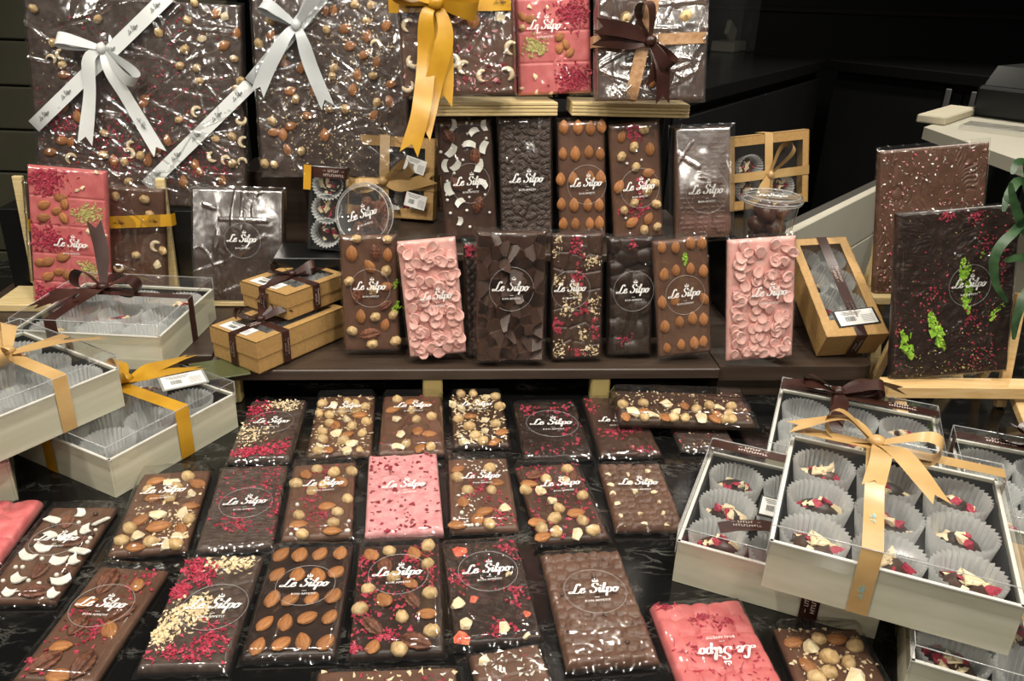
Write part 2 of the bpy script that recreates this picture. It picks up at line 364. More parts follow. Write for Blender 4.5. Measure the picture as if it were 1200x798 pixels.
# ------------------------------------------------------------------ nuts and other toppings (shared meshes)
def blob(nu, nv, fn, mat, name):
    v = []; f = []
    for j in range(nv + 1):
        for i in range(nu): v.append(fn(2 * PI * i / nu, j / nv))
    for j in range(nv):
        for i in range(nu): f.append([j * nu + i, j * nu + (i + 1) % nu, (j + 1) * nu + (i + 1) % nu, (j + 1) * nu + i])
    return mesh(name, v, f, mat, True)
rnd = random.Random(7)
def almond(a, t):
    r = math.sin(PI * min(max(t, .004), .996)) ** .55 * (1.1 - .34 * t); k = 1 + .06 * math.cos(6 * a)
    return (.0073 * r * math.cos(a) * k, (t - .5) * .0205, .0042 * r * math.sin(a) * k + .002)
def hazel(sd):
    ph = [sd * 1.7 + i for i in range(4)]
    def fn(a, t):
        th = PI * min(max(t, .01), .99); b = 1 + .1 * math.sin(2 * a + ph[0]) * math.sin(th) + .06 * math.sin(5 * a + ph[1] + 4 * t)
        r = .0072 * b
        return (r * math.sin(th) * math.cos(a), r * math.sin(th) * math.sin(a), .0026 - r * math.cos(th) * (.86 + (.16 if t > .9 else 0)))
    return fn
def pecan(a, t):
    r = math.sin(PI * min(max(t, .006), .994)) ** .6; k = .62 + .46 * abs(math.cos(3 * a)) ** .7 + .09 * math.sin(30 * t + 2 * math.cos(a)) * abs(math.cos(3 * a))
    return (.0068 * r * math.cos(a) * k, (t - .5) * .025, .0055 * r * math.sin(a) * k + .0022)
def cashew(a, t):
    an = R(-110 + 220 * t); r = .0034 * math.sin(PI * min(max(t, .03), .97)) ** .45 * (1.15 - .3 * t); q = .0072 + r * math.cos(a)
    return (q * math.cos(an) - .004, q * math.sin(an), .003 + r * math.sin(a) * .9)
def chip(sd):
    g = random.Random(sd); w = g.uniform(.0075, .0105); l = g.uniform(.013, .019); b = g.uniform(.15, .3); v = []; f = []
    for s in (0, 1):
        for j in range(5):
            for i in range(3):
                x = (i - 1) * w / 2 * (.75 + .25 * math.sin(PI * (j + .6) / 5)) + b * ((j - 2) / 4 * l) ** 2 / l * 3; y = (j - 2) / 4 * l
                v.append((x, y, .0014 + s * .0014 + .35 * (i - 1) * .002 + ((j - 2) / 2) ** 2 * .0016))
    for s in (0, 15):
        for j in range(4):
            for i in range(2):
                q = [s + j * 3 + i, s + j * 3 + i + 1, s + j * 3 + i + 4, s + j * 3 + i + 3]; f.append(q if s else q[::-1])
    rim = [0, 1, 2, 5, 8, 11, 14, 13, 12, 9, 6, 3]
    f += [[rim[k], rim[(k + 1) % 12], rim[(k + 1) % 12] + 15, rim[k] + 15] for k in range(12)]
    return mesh('coconut_chip', v, f, COCO, False)
def chunk(sd, s, mat, name, n=16, flat=.6, el=1.0):
    g = random.Random(sd); p = []
    for _ in range(n):
        d = V((g.gauss(0, 1), g.gauss(0, 1), g.gauss(0, 1))).normalized() * s * g.uniform(.75, 1)
        p.append((d.x, d.y * el, d.z * flat + s * flat * .5))
    v, f = hull(p); return mesh(name, v, f, mat, False)
def sphere(r, mat, name): return blob(10, 6, lambda a, t: (r * math.sin(PI * t) * math.cos(a), r * math.sin(PI * t) * math.sin(a), r * .7 - r * math.cos(PI * t)), mat, name)
def petal():
    v = []; f = []; nu, nv = 7, 8
    for s in (0, 1):
        for j in range(nv):
            t = j / (nv - 1); w = .0076 * math.sin(PI * (t * .93 + .035)) ** .6 * (.75 + .35 * t)
            for i in range(nu):
                u = i / (nu - 1) * 2 - 1
                z = .001 + s * .0024 + .0016 * abs(u) ** 4 * math.sin(PI * t) ** .5 + .0022 * t + (.0008 * t ** 6) - .0004 * (1 - u * u) * s
                v.append((u * w, t * .0175, z if s else .0))
    for s in (0, nu * nv):
        for j in range(nv - 1):
            for i in range(nu - 1):
                q = [s + j * nu + i, s + j * nu + i + 1, s + (j + 1) * nu + i + 1, s + (j + 1) * nu + i]; f.append(q if s else q[::-1])
    rim = [i for i in range(nu)] + [j * nu + nu - 1 for j in range(1, nv)] + [(nv - 1) * nu + i for i in range(nu - 2, -1, -1)] + [j * nu for j in range(nv - 2, 0, -1)]
    m = len(rim); f += [[rim[k], rim[(k + 1) % m], rim[(k + 1) % m] + nu * nv, rim[k] + nu * nv] for k in range(m)]
    return mesh('petal', v, f, PALE, True)
def flake(sd):
    g = random.Random(sd); b = MB()
    for _ in range(26):
        t = g.uniform(-1, 1); p = (g.gauss(0, .0022) * (1.2 - abs(t)), t * .011, .0012 + g.random() * .0008)
        v, f = hull([(g.gauss(0, .0013), g.gauss(0, .002), g.gauss(0, .0007)) for _ in range(7)]); b.add(v, f, T(p))
    return b.mesh('green_flake', GREEN)
TOP = dict(A=('almond', [blob(12, 8, almond, ALM, 'almond')]), H=('hazelnut', [blob(12, 8, hazel(i), HAZ, 'hazelnut') for i in range(4)]),
           P=('pecan', [blob(24, 20, pecan, PEC, 'pecan')]), C=('cashew', [blob(8, 10, cashew, CASH, 'cashew')]), K=('coconut_chip', [chip(i) for i in range(5)]),
           W=('white_pearl', [sphere(.0023, WHITE, 'white_pearl')]), B=('brown_pearl', [sphere(.0026, BROWNP, 'brown_pearl')]),
           N=('nut_piece', [chunk(i, .0078, NUTC, 'nut_piece', 18, .6, 1.25) for i in range(5)]), n=('nut_piece', [chunk(20 + i, .0048, NUTC, 'nut_piece', 14, .6) for i in range(4)]),
           R=('strawberry_slice', [chunk(30 + i, .0085, STRAW, 'strawberry_slice', 18, .35, 1.3) for i in range(3)]), G=('green_flake', [flake(i) for i in range(3)]))
PETAL = petal()
def crumbs_mesh(spec, pos, z, seed, name):
    """small flecks: too small and too many to pick apart -> one part"""
    g = random.Random(seed); b = MB(); shapes = []
    mat, n, size, regs, tall = spec
    for k in range(6):
        shapes.append(hull([(g.gauss(0, 1), g.gauss(0, 1), g.gauss(0, .6)) for _ in range(6)]))
    pts = [pos(g, regs) for _ in range(int(n * 1.4))]; zz = z(pts)
    for (x, y), z0 in zip(pts, zz):
        s = size * g.uniform(.3, .75)
        v, f = shapes[g.randrange(6)]
        b.add(v, f, T((x, y, float(z0) + s * .25 + g.random() * tall * .4)) @ Rz(g.uniform(0, 360)) @ Mx.Diagonal((s, s, s, 1)))
    return b.mesh(name, mat)

# ------------------------------------------------------------------ logo
def crom(p, n=5):
    out = []; p = [V((*q, 0)) for q in p]
    for i in range(len(p) - 1):
        a, b, c, d = p[max(i - 1, 0)], p[i], p[i + 1], p[min(i + 2, len(p) - 1)]
        for k in range(n):
            t = k / n; out.append(.5 * ((2 * b) + (c - a) * t + (2 * a - 5 * b + 4 * c - d) * t * t + (3 * b - a - 3 * c + d) * t ** 3))
    return out + [p[-1]]
def script(mb, pts, sh=.28, w0=.1, w1=.36):
    p = crom(pts); p = [V((q.x + q.y * sh, q.y, 0)) for q in p]; n = len(mb.v); k = len(p)
    for i, q in enumerate(p):
        t = p[min(i + 1, k - 1)] - p[max(i - 1, 0)]; t = t.normalized() if t.length > 1e-6 else V((1, 0, 0)); nn = V((-t.y, t.x, 0))
        w = (w0 + (w1 - w0) * abs(t.y) ** 1.5) / 2; mb.v += [tuple(q + nn * w), tuple(q - nn * w)]
    mb.f += [[n + 2 * i, n + 2 * i + 1, n + 2 * i + 3, n + 2 * i + 2] for i in range(k - 1)]
GL = [[(1.25, 1.6), (1.05, 2.0), (.75, 1.85), (.6, 1.2), (.48, .5), (.2, .08), (-.2, .05), (-.25, .32), (.1, .35), (.55, .05), (1.0, .0), (1.3, .3)],
      [(1.4, .5), (1.8, .62), (1.9, .95), (1.62, 1.0), (1.42, .6), (1.5, .08), (1.85, .03), (2.15, .4)],
      [(3.95, 1.55), (3.85, 1.95), (3.4, 2.0), (3.15, 1.65), (3.35, 1.25), (3.75, .9), (3.8, .4), (3.45, .02), (3.0, .08), (2.95, .5)],
      [(4.1, .75), (4.35, 1.0), (4.3, .35), (4.45, .0), (4.75, .35)], [(4.43, 1.5), (4.43, 1.32)],
      [(4.75, .4), (5.05, 1.5), (5.0, 2.0), (4.88, 1.2), (4.85, .35), (5.0, .0), (5.25, .35)],
      [(5.3, .7), (5.55, 1.0), (5.5, .2), (5.45, -.8)], [(5.5, .7), (5.85, 1.0), (6.15, .75), (6.08, .2), (5.8, .0), (5.5, .15)],
      [(6.75, 1.0), (6.45, .75), (6.42, .25), (6.7, 0), (7.0, .3), (7.0, .8), (6.75, 1.0), (7.0, .72), (7.35, .85)]]
lm = MB()
for g_ in GL: script(lm, g_)
for x_, y_ in ((3.2, 2.75), (3.55, 3.0), (3.9, 2.75)): lm.add([(x_ - .13, y_ - .25, 0), (x_ + .13, y_ - .25, 0), (x_, y_ + .2, 0)], [[0, 1, 2]], T((.65, 0, 0)))
lm.add([(3.75, 2.3, 0), (4.65, 2.3, 0), (4.72, 2.55, 0), (3.68, 2.55, 0)], [[0, 1, 2, 3]])
lm.v = [((x - 3.75) / 7.6, (y - .6) / 7.6, z) for x, y, z in lm.v]
LOGO_S = MB().add(lm.v, lm.f)           # the name and crown alone, used on ribbons
def text_geo(s):
    c = bpy.data.curves.new('txt', 'FONT'); c.body = s; c.align_x = 'CENTER'; c.resolution_u = 1
    o = bpy.data.objects.new('txt', c); col.objects.link(o); bpy.context.view_layer.update()
    m = bpy.data.meshes.new_from_object(o.evaluated_get(bpy.context.evaluated_depsgraph_get()))
    v = [tuple(q.co) for q in m.vertices]; f = [list(p.vertices) for p in m.polygons]
    bpy.data.objects.remove(o); bpy.data.curves.remove(c); bpy.data.meshes.remove(m)
    return v, f
bt = text_geo('BON APPETIT')
LOGO_F = MB().add(lm.v, lm.f); LOGO_F.box((0, -.21, 0), (.1, .012, .0), 0)
LOGO_F.add([(x * .085, y * .085 - .33, 0) for x, y, z in bt[0]], bt[1])
LOGO_MESH = LOGO_F.mesh('logo', LOGO); LOGO_DARK = LOGO_S.mesh('printed_name', INK); LOGO_TURQ = LOGO_S.mesh('printed_name', TURQ)
LOGO_WHITE = LOGO_S.mesh('printed_name', LOGO); LOGO_BRN = LOGO_S.mesh('printed_name', BROWNR)
RING = MB().tube([(.62 * math.cos(2 * PI * k / 40), .62 * math.sin(2 * PI * k / 40) - .03, 0) for k in range(40)], .006, 4, closed=True).mesh('seal_ring', RINGM, True)

# ------------------------------------------------------------------ placing a photographed rectangle on a plane
class Plane:
    def __init__(s, O, yaw=0, lean=None):
        y = R(yaw); s.O = O; s.X = V((math.cos(y), math.sin(y), 0)); f = V((-math.sin(y), math.cos(y), 0))
        a = R(0 if lean is None else 90 - lean); s.Y = f * math.cos(a) + V((0, 0, math.sin(a))); s.N = s.X.cross(s.Y)
    def uv(s, u, v):
        d = ray(u, v); p = CAM + d * ((s.O - CAM).dot(s.N) / d.dot(s.N)) - s.O; return V((p.dot(s.X), p.dot(s.Y)))
    def fit(s, q):
        tl, tr, br, bl = (s.uv(*c) for c in q); x = (tr - tl) + (br - bl); a1 = math.atan2(x.y, x.x); y = (tl - bl) + (tr - br); a2 = math.atan2(-y.x, y.y)
        a = (a1 + 2 * a2) / 3; W = ((tr - tl).length + (br - bl).length) / 2; L = ((tl - bl).length + (tr - br).length) / 2; c = (tl + tr + br + bl) / 4
        X = s.X * math.cos(a) + s.Y * math.sin(a); Y = s.Y * math.cos(a) - s.X * math.sin(a)
        o = s.O + s.X * c.x + s.Y * c.y - Y * (L / 2)
        return basis(o, X, Y, s.N), W, L
class Local:
    """photo pixel -> local x,y of a placed thing at height z above its back"""
    def __init__(s, M, z): s.M = M; s.I = M.inverted(); s.z = z
    def __call__(s, u, v):
        a = s.I @ CAM; d = s.I.to_3x3() @ ray(u, v); p = a + d * ((s.z - a.z) / d.z); return p.x, p.y

def choc(label, q, plane, kind='plain', mat=MID, Tk=.008, tops='', crop=(0, 0, 1), crumbs=(), film_h=.006, margin=(.0028, .006), logo=(0, 0), ls=.56, lrot=0, seed=1,
         name='chocolate_bar', cat='chocolate bar', group=None, wrapmat=None, wr={}, ring=True, petals=0, flatshade=False, scale=1.0, texty=None, size=None, ngrid=None):
    M, W, L = plane.fit(q)
    if size:
        c = M @ V((0, L / 2, 0)); W, L = size; M = M.copy(); M.translation = c - (M.to_3x3() @ V((0, L / 2, 0)))
    th = thing(name, label, cat, M, group)
    w, l = W - 2 * margin[0], L - 2 * margin[1]
    link('chocolate', choc_mesh(kind, w, l, Tk, mat, seed, flatshade), th, T((0, margin[1], 0)))
    g = random.Random(seed * 13 + 5); loc = Local(M, Tk + .003); pts = []
    ox, oy, sc = crop
    def zsurf(pp):
        a = np.array(pp); return Tk + relief(kind, a[None, :, 0], a[None, :, 1] - margin[1], w, l, seed)[0]
    def put(k, x, y, rot, s=1.0, tilt=8):
        nm, ms = TOP[k]; z = float(zsurf([(x, y)])[0]) - (.0006 if kind in ('plain', 'lumpy') else .0014)
        if abs(x) > w / 2 - .002 or y < margin[1] + .002 or y > L - margin[1] - .001: x = max(-w / 2 + .004, min(w / 2 - .004, x)); y = max(margin[1] + .005, min(L - margin[1] - .004, y))
        s *= g.uniform(.9, 1.1) * scale
        link(nm, g.choice(ms), th, T((x, y, z)) @ Rz(rot) @ Rx(g.uniform(-tilt, tilt)) @ Ry(g.uniform(-tilt, tilt)) @ Mx.Diagonal((s, s, s, 1))); pts.append((x, y))
    for it in tops.split():
        k = it[0]; p = [float(t) for t in it[1:].split(',')]; x, y = loc(ox + p[0] / sc, oy + p[1] / sc)
        put(k, x, y, (-p[2] if len(p) > 2 else g.uniform(-25, 25) if k in 'APN' else g.uniform(0, 360)), p[3] if len(p) > 3 else 1.0)
    if petals:
        nx = 7; ny = 13; i = 0
        for b in range(ny):
            for a in range(nx):
                x = (-.5 + (a + .5 + g.uniform(-.25, .25)) / nx) * w * .94; y = margin[1] + (b + .35 + g.uniform(-.3, .3)) / ny * l * .96; rz = g.uniform(0, 360)
                ex, ey = x - math.sin(R(rz)) * .009, y + math.cos(R(rz)) * .009
                if abs(ex) > w / 2 - .004 or ey < margin[1] + .004 or ey > L - margin[1] - .004: rz = math.degrees(math.atan2(x, L / 2 - y)) + g.uniform(-40, 40)
                s = g.uniform(.85, 1.1)
                link('petal', PETAL, th, T((x, y, Tk - .0022 + g.random() * .002)) @ Rz(rz) @ Rx(g.uniform(0, 12)) @ Mx.Diagonal((s, s, s, 1)))
    def pos(gg, regs):
        while True:
            r = gg.choice(regs)
            if len(r) == 5 and r[4] == 'box': x, y = gg.uniform(r[0], r[2]), gg.uniform(r[1], r[3])
            else: x, y = gg.gauss(r[0], r[2]), gg.gauss(r[1], r[3])
            if .02 < x < .98 and .015 < y < .985: return (x - .5) * w, margin[1] + (1 - y) * l
    for ci, (nm, spec) in enumerate(crumbs):
        tag(link(nm, crumbs_mesh(spec, pos, zsurf, seed * 7 + ci, nm), th), kind='stuff')
    wopt = dict(amp=.0005, nr=8, ridge=.0011); wopt.update(wr)
    if wopt.pop('radial', 0): wopt['pts'] = pts
    zt = Tk + film_h
    wp = link('wrapper', film_mesh(W, L, zt, Tk * .45, (margin[0] + .003, margin[1] + .003), seed, wrapmat or WRAP, **wopt), th)
    if logo:
        x, y = (logo[0] * W, L * (.5 + logo[1])); s = ls * W
        M2 = T((x, y, zt + .0012 + (.8 * wopt.get('puff', 0)) + wopt.get('wave', 0) * .4)) @ Rz(lrot) @ Mx.Diagonal((s, s, s, 1))
        lg = link('printed_logo', LOGO_MESH, wp, M2); lg['label'] = 'white script lettering and small crown printed on the wrap'
        if ring: link('seal_ring', RING, wp, M2)
    return th, M, W, L, zt

# ================================================================== the setting
def struct(o): o['kind'] = 'structure'; return o
MARB = pm('black_marble', (.006, .006, .006), rough=.12)
nt = MARB.node_tree; N_ = nt.nodes; tc_ = N_.new('ShaderNodeTexCoord'); mp_ = N_.new('ShaderNodeMapping'); mp_.inputs['Scale'].default_value = (1, 2.0, 1); mp_.inputs['Rotation'].default_value = (0, 0, .3)
nt.links.new(tc_.outputs['Object'], mp_.inputs[0])
def vein(scale, w, dist):
    n = N_.new('ShaderNodeTexNoise'); n.inputs['Scale'].default_value = scale; n.inputs['Detail'].default_value = 7; n.inputs['Roughness'].default_value = .62; n.inputs['Distortion'].default_value = dist
    nt.links.new(mp_.outputs[0], n.inputs['Vector'])
    a = N_.new('ShaderNodeMath'); a.operation = 'SUBTRACT'; a.inputs[1].default_value = .5; nt.links.new(n.outputs[0], a.inputs[0])
    b = N_.new('ShaderNodeMath'); b.operation = 'ABSOLUTE'; nt.links.new(a.outputs[0], b.inputs[0])
    c = N_.new('ShaderNodeMapRange'); c.inputs[1].default_value = 0; c.inputs[2].default_value = w; c.inputs[3].default_value = 1; c.inputs[4].default_value = 0; nt.links.new(b.outputs[0], c.inputs[0])
    return c.outputs[0]
v1, v2 = vein(9, .022, 1.2), vein(26, .03, .8)
msk = N_.new('ShaderNodeTexNoise'); msk.inputs['Scale'].default_value = 14; nt.links.new(mp_.outputs[0], msk.inputs['Vector'])
mr = N_.new('ShaderNodeMapRange'); mr.inputs[1].default_value = .5; mr.inputs[2].default_value = .7; nt.links.new(msk.outputs[0], mr.inputs[0])
ad = N_.new('ShaderNodeMath'); ad.operation = 'MAXIMUM'; nt.links.new(v1, ad.inputs[0]); nt.links.new(v2, ad.inputs[1])
mu = N_.new('ShaderNodeMath'); mu.operation = 'MULTIPLY'; nt.links.new(ad.outputs[0], mu.inputs[0]); nt.links.new(mr.outputs[0], mu.inputs[1])
rp = N_.new('ShaderNodeValToRGB'); rp.color_ramp.elements[0].color = (.006, .006, .006, 1); rp.color_ramp.elements[1].color = (.11, .105, .095, 1)
nt.links.new(mu.outputs[0], rp.inputs[0]); nt.links.new(rp.outputs[0], N_['Principled BSDF'].inputs['Base Color'])

FLOORM = pm('dark_floor', (.02, .018, .016), (.03, .027, .024), 5, .4)
struct(MB().span((-4, -1.5, -.93), (4, 5.2, -.9), 0).build('floor', FLOORM))
struct(MB().span((-4, 5.2, -.9), (4, 5.3, 1.8), 0).build('wall_back', pm('black_wall', (.008, .0075, .007), rough=.5)))
for k_ in range(3): struct(MB().span((-.5, 5.17, .42 + k_ * .33), (4, 5.2, .45 + k_ * .33), .004).build('trim_%d' % (k_ + 1), pm('dark_trim', (.03, .022, .015), rough=.35)))
WALLM = pm('olive_panel', (.052, .049, .03), (.064, .06, .038), 8, .5)
wl = struct(MB().span((-2.2, 1.84, -.9), (-.62, 1.9, 1.5), 0).build('wall_left', pm('wall_groove', (.012, .011, .008), rough=.6)))
bmsh = MB().box((0, 0, 0), (1.58, .016, .0905), .003).mesh('wall_board', WALLM)
for k_ in range(14): link('wall_board', bmsh, wl, T((-1.41, 1.834, -.12 + .0945 * k_)))
tb = thing('display_table', 'black marble display counter with pale grey veins under the chocolates', 'table', Mx())
MB().span((-1.15, .28, -.04), (1.05, 1.56, 0), .004).build('marble_top', MARB, tb)
MB().span((-1.1, .33, -.9), (1.0, 1.5, -.04), .004).build('base_cabinet', BLACKM, tb)

# stepped risers, all turned about five degrees like the rows that stand on them
YAW = 5.0
RY = Rz(YAW)
def rline(px, py, z): return RY.inverted() @ atz(px, py, z)
sh = thing('display_shelf', 'low dark brown laminate shelf board on small wooden feet', 'shelf', RY)
s0 = rline(330, 434, .052); ys = s0.y; xr = rline(846, 434, .052).x
MB().span((-.33, ys, .036), (xr, ys + .45, .052), .0015).build('shelf_board', SHELF, sh)
FOOT = pm('foot_wood', (.35, .27, .1), rough=.6)
for x in (-.30, -.02, .22):
    for y in (ys + .012, ys + .3): MB().box((x, y, .018), (.028, .02, .036)).build('wooden_foot', FOOT, sh)
MB().span((-.74, ys + .05, .036), (-.332, ys + .45, .052), .0015).build('side_board', SHELF, sh)
for x, y in ((-.72, ys + .08), (-.5, ys + .3), (-.72, ys + .42)): MB().box((x, y, .018), (.028, .02, .036)).build('wooden_foot', FOOT, sh)
blk = thing('display_block', 'brown laminate block with rounded end carrying the kraft window box', 'riser', RY)
b = MB(); xe = xr + .235; pts = [(xr + .001, ys + .006), (xe - .02, ys + .006)] + [(xe - .02 + .02 * math.sin(R(a)), ys + .026 - .02 * math.cos(R(a))) for a in (15, 30, 45, 60, 75, 90)] + [(xe, ys + .3), (xr + .001, ys + .3)]
n = len(pts); b.add([(*p, .03) for p in pts] + [(*p, .052) for p in pts], [list(range(n))[::-1], list(range(n, 2 * n))] + [[i, (i + 1) % n, n + (i + 1) % n, n + i] for i in range(n)])
b.build('top_board', SHELF, blk)
MB().span((xr + .004, ys + .016, 0), (xe - .012, ys + .29, .03), .001).build('front_panel', SHELF, blk)
Z2 = .19; y2 = ys + .098
t2 = thing('upper_riser', 'tall dark brown riser behind the front row of bars', 'riser', RY)
MB().span((-.148, y2, Z2 - .012), (xr - .005, y2 + .26, Z2), .0015).build('riser_top', SHELF, t2)
MB().span((-.143, y2 + .012, .0525), (xr - .012, y2 + .25, Z2 - .012), 0).build('riser_body', BLACKM, t2)
t3 = thing('ledge_riser', 'black riser block holding up the two pale wooden ledges', 'riser', RY)
MB().span((.035, y2 + .12, Z2 + .0005), (.33, y2 + .26, .3745), .001).build('riser_body', BLACKM, t3)
t3 = thing('rear_riser', 'brown rear riser under the silver-ribboned slab', 'riser', RY)
MB().span((-.345, y2 + .264, .0525), (.3, y2 + .38, .245), .001).build('riser_back', SHELF, t3)
t3 = thing('side_riser', 'black riser under the white-ribboned slab', 'riser', RY)
MB().span((-.72, ys + .31, .0525), (-.352, ys + .44, .19), .001).build('riser_side', BLACKM, t3)
t3 = thing('small_riser', 'small black block under the clear-fronted box', 'riser', RY)
MB().span((-.26, y2 + .064, .0525), (-.152, y2 + .14, .16), .001).build('riser_body', BLACKM, t3)
pq = atz(893, 285, .19); t3 = thing('pedestal', 'black pedestal behind the lone petal bar under the plastic pot', 'riser', T((pq.x, pq.y + .055, 0)) @ RY)
MB().span((-.036, -.045, .0525), (.03, .15, .19), .001).build('riser_body', BLACKM, t3)

# ================================================================== flat bars on the marble
def fl(z=0): return Plane(V((0, 0, z + .006)), 0, None)
FL0 = fl(); FL0.O = V((0, 0, .001))
C7, C8, D1, D2, D3, D4, G1 = (240, 440, 3.627), (500, 440, 3.0), (0, 540, 3.093), (250, 600, 4.0), (500, 600, 4.0), (740, 600, 3.75), (590, 460, 4.138)
ALLB = [(0, 0, 1, 1, 'box')]
GB = 'flat bars laid out on the black marble'
def flat(label, q, **k):
    if k.get('logo'): k['logo'] = (k['logo'][0], k['logo'][1] - .05)
    return choc(label, q, FL0, group=GB, **k)
flat('slate-cut dark bar with raspberry corner and chopped nuts, behind the pink-flecked ripple bar', [(295, 474), (362, 473), (343, 547), (262, 549)], kind='slate', mat=GREY, seed=11, logo=(.02, .12), film_h=.003,
     crumbs=[('raspberry_crumbs', (RASP, 260, .0024, [(.2, .2, .12, .1), (.75, .85, .2, .08), (.3, .93, .15, .05)], .001)), ('chopped_nuts', (CRUM, 260, .0022, [(.65, .1, .18, .06), (.22, .62, .15, .12)], .001))])
flat('milk bar packed with whole blanched hazelnuts and chopped nuts', [(368, 467), (441, 467), (439, 541), (361, 541)], mat=MILK, seed=12, crop=C7, logo=(0, .18), ring=False,
     tops='H500,118 H485,158 H530,165 H605,108 H585,150 H640,118 H680,130 N600,180 H685,195 H625,213 H500,235 N560,240,80 A605,247,60 H670,243 H500,268 H590,275 N487,297 A525,312 N625,287,80 H475,340 N600,335 A660,165,80 N545,120 H640,150 A555,205 H530,200 H655,335,0,.7',
     crumbs=[('chopped_nuts', (CRUM, 160, .0022, ALLB, .001))], film_h=.012)
flat('milk bar with loose almonds and hazelnuts on glossy wrap, between two hazelnut-covered bars', [(445, 467), (522, 466), (522, 538), (444, 540)], mat=MILK, seed=13, crop=C7, logo=(.02, .18), ring=False,
     tops='H818,100 A880,110,80 A935,122,80 H880,145 A800,142,70 H965,172 N815,180 A905,232 A955,243,90 N830,245 H855,287 N820,300,90 A915,303,30 H960,300 H900,185',
     crumbs=[('raspberry_crumbs', (RASP, 30, .002, ALLB, .001))], film_h=.012)
flat('bar heaped with hazelnuts, almonds and white nut pieces, beside the almond and hazelnut bar', [(528, 466), (588, 465), (601, 528), (526, 532)], mat=MID, seed=14, crop=C8, logo=(-.03, .15), ring=False,
     tops='H120,62 H163,62 N207,72 H242,72 N92,98 H180,98 H257,108 N120,112 H112,152 H150,178 N205,152 H243,168 N205,190 A265,195,60 N130,230 H200,233 A240,230,60 H172,210 A155,140,80',
     crumbs=[('chopped_nuts', (CRUM, 150, .0024, ALLB, .001))], film_h=.012)
flat('lumpy dark bar with pink raspberry flecks and white oval seal', [(602, 476), (675, 472), (695, 541), (608, 547)], kind='rough', mat=DARK, seed=15, logo=(.02, .06), ls=.6, film_h=.005,
     crumbs=[('raspberry_crumbs', (RASP, 70, .0028, [(.2, .2, .1, .1), (.75, .15, .12, .08), (.45, .9, .25, .06), (.8, .55, .1, .2)], .001))])
flat('smooth brown bar with coral raspberry flecks, partly under the sideways nut bar', [(681, 470), (748, 468), (775, 539), (700, 543)], kind='lumpy', mat=MID, seed=16, logo=(-.05, .05), ring=False, film_h=.004, Tk=.009,
     crumbs=[('raspberry_crumbs', (RASP, 120, .0026, [(.1, .2, .08, .15), (.35, .66, .12, .05), (.7, .6, .12, .05), (.75, .95, .2, .04)], .001))])
PG = Plane(V((0, 0, .0175)))
choc('milk bar packed with nuts lying sideways on top of two other bars', [(873, 467), (884, 504), (717, 503), (715, 467)], PG, mat=MID, seed=17, crop=G1, logo=None, group=GB, Tk=.012,
     tops='H580,55 H680,48 N790,55,90,1.3 N840,85 A880,60,80 H935,80 H1000,60 N1045,68 H1105,62 N630,92,60,1.3 A685,85 N725,105 A790,125,80 H885,130 N960,122,80,1.4 A1040,105,70 H1095,100 A600,137,80 H690,133 H835,145 A1035,145,60 H1125,160 H1080,130',
     crumbs=[('chopped_nuts', (CRUM, 130, .0022, ALLB, .001))], film_h=.012)
flat('small squared bar with pink dusting under the sideways nut bar', [(783, 480), (838, 477), (858, 527), (790, 541)], kind='tablet', mat=GREY, seed=18, logo=None, film_h=.004, wr=dict(amp=.0012, nr=16), Tk=.007,
     crumbs=[('raspberry_crumbs', (RASP, 60, .002, ALLB, .0005)), ('chopped_nuts', (CRUM, 30, .002, ALLB, .0005))])
flat('wide bar thickly covered with mixed nuts beside the ivory box with mustard ribbon', [(166, 558), (251, 553), (222, 654), (123, 660)], mat=MILK, seed=19, crop=D1, logo=(0, .14), ring=False,
     tops='A565,70,80 N620,72,80,1.2 H680,55 A715,78,-60 H640,95 N690,115 H535,103 A555,130,80 H615,130 N660,185,40,1.2 A690,160,80 N570,195,80,1.3 A510,210,40 A575,235,70,1.2 A655,240 H685,208 H470,243 H440,285 N495,270 H545,293 N640,275 H635,310 A485,322,90 N600,300',
     crumbs=[('chopped_nuts', (CRUM, 120, .0026, [(.6, .5, .3, .35), (.85, .8, .1, .12)], .001))], film_h=.012)
flat('dark rippled bar dusted with crimson raspberry flecks', [(258, 552), (337, 549), (326, 652), (228, 654)], kind='ripple', mat=GREY, seed=20, logo=(.02, .04), film_h=.003,
     crumbs=[('raspberry_crumbs', (RASP, 210, .0022, [(.3, .35, .2, .25), (.75, .2, .15, .15), (.5, .75, .15, .05), (.95, .6, .05, .2)], .0005))])
flat('bar with hazelnuts, almonds and a raspberry cluster, above the dark almond grid bar', [(340, 547), (420, 545), (416, 638), (330, 641)], mat=MILK, seed=21, crop=C7, logo=(.05, .1), ring=False,
     tops='A428,415 H478,395 H548,410 H625,405 H387,458 A580,448,-30 H455,485 H507,460 H607,522 A520,550,90 H400,590 H563,578 A398,628,80 H548,622 H413,670 A540,675,90 W393,543 W630,610 W598,695 W610,672 W360,705',
     crumbs=[('raspberry_crumbs', (RASP, 120, .0026, [(.45, .12, .12, .05), (.45, .75, .15, .06), (.4, .5, .1, .1)], .001))], film_h=.012)
flat('pale rose bar flecked with dark red raspberry, flat on the marble', [(433, 543), (515, 536), (519, 632), (424, 639)], kind='rough', mat=ROSE, seed=22, Tk=.011, logo=(.02, .08), ring=False, film_h=.003, margin=(.0015, .003),
     crumbs=[('raspberry_crumbs', (RASPD, 85, .0034, ALLB, .0005))])
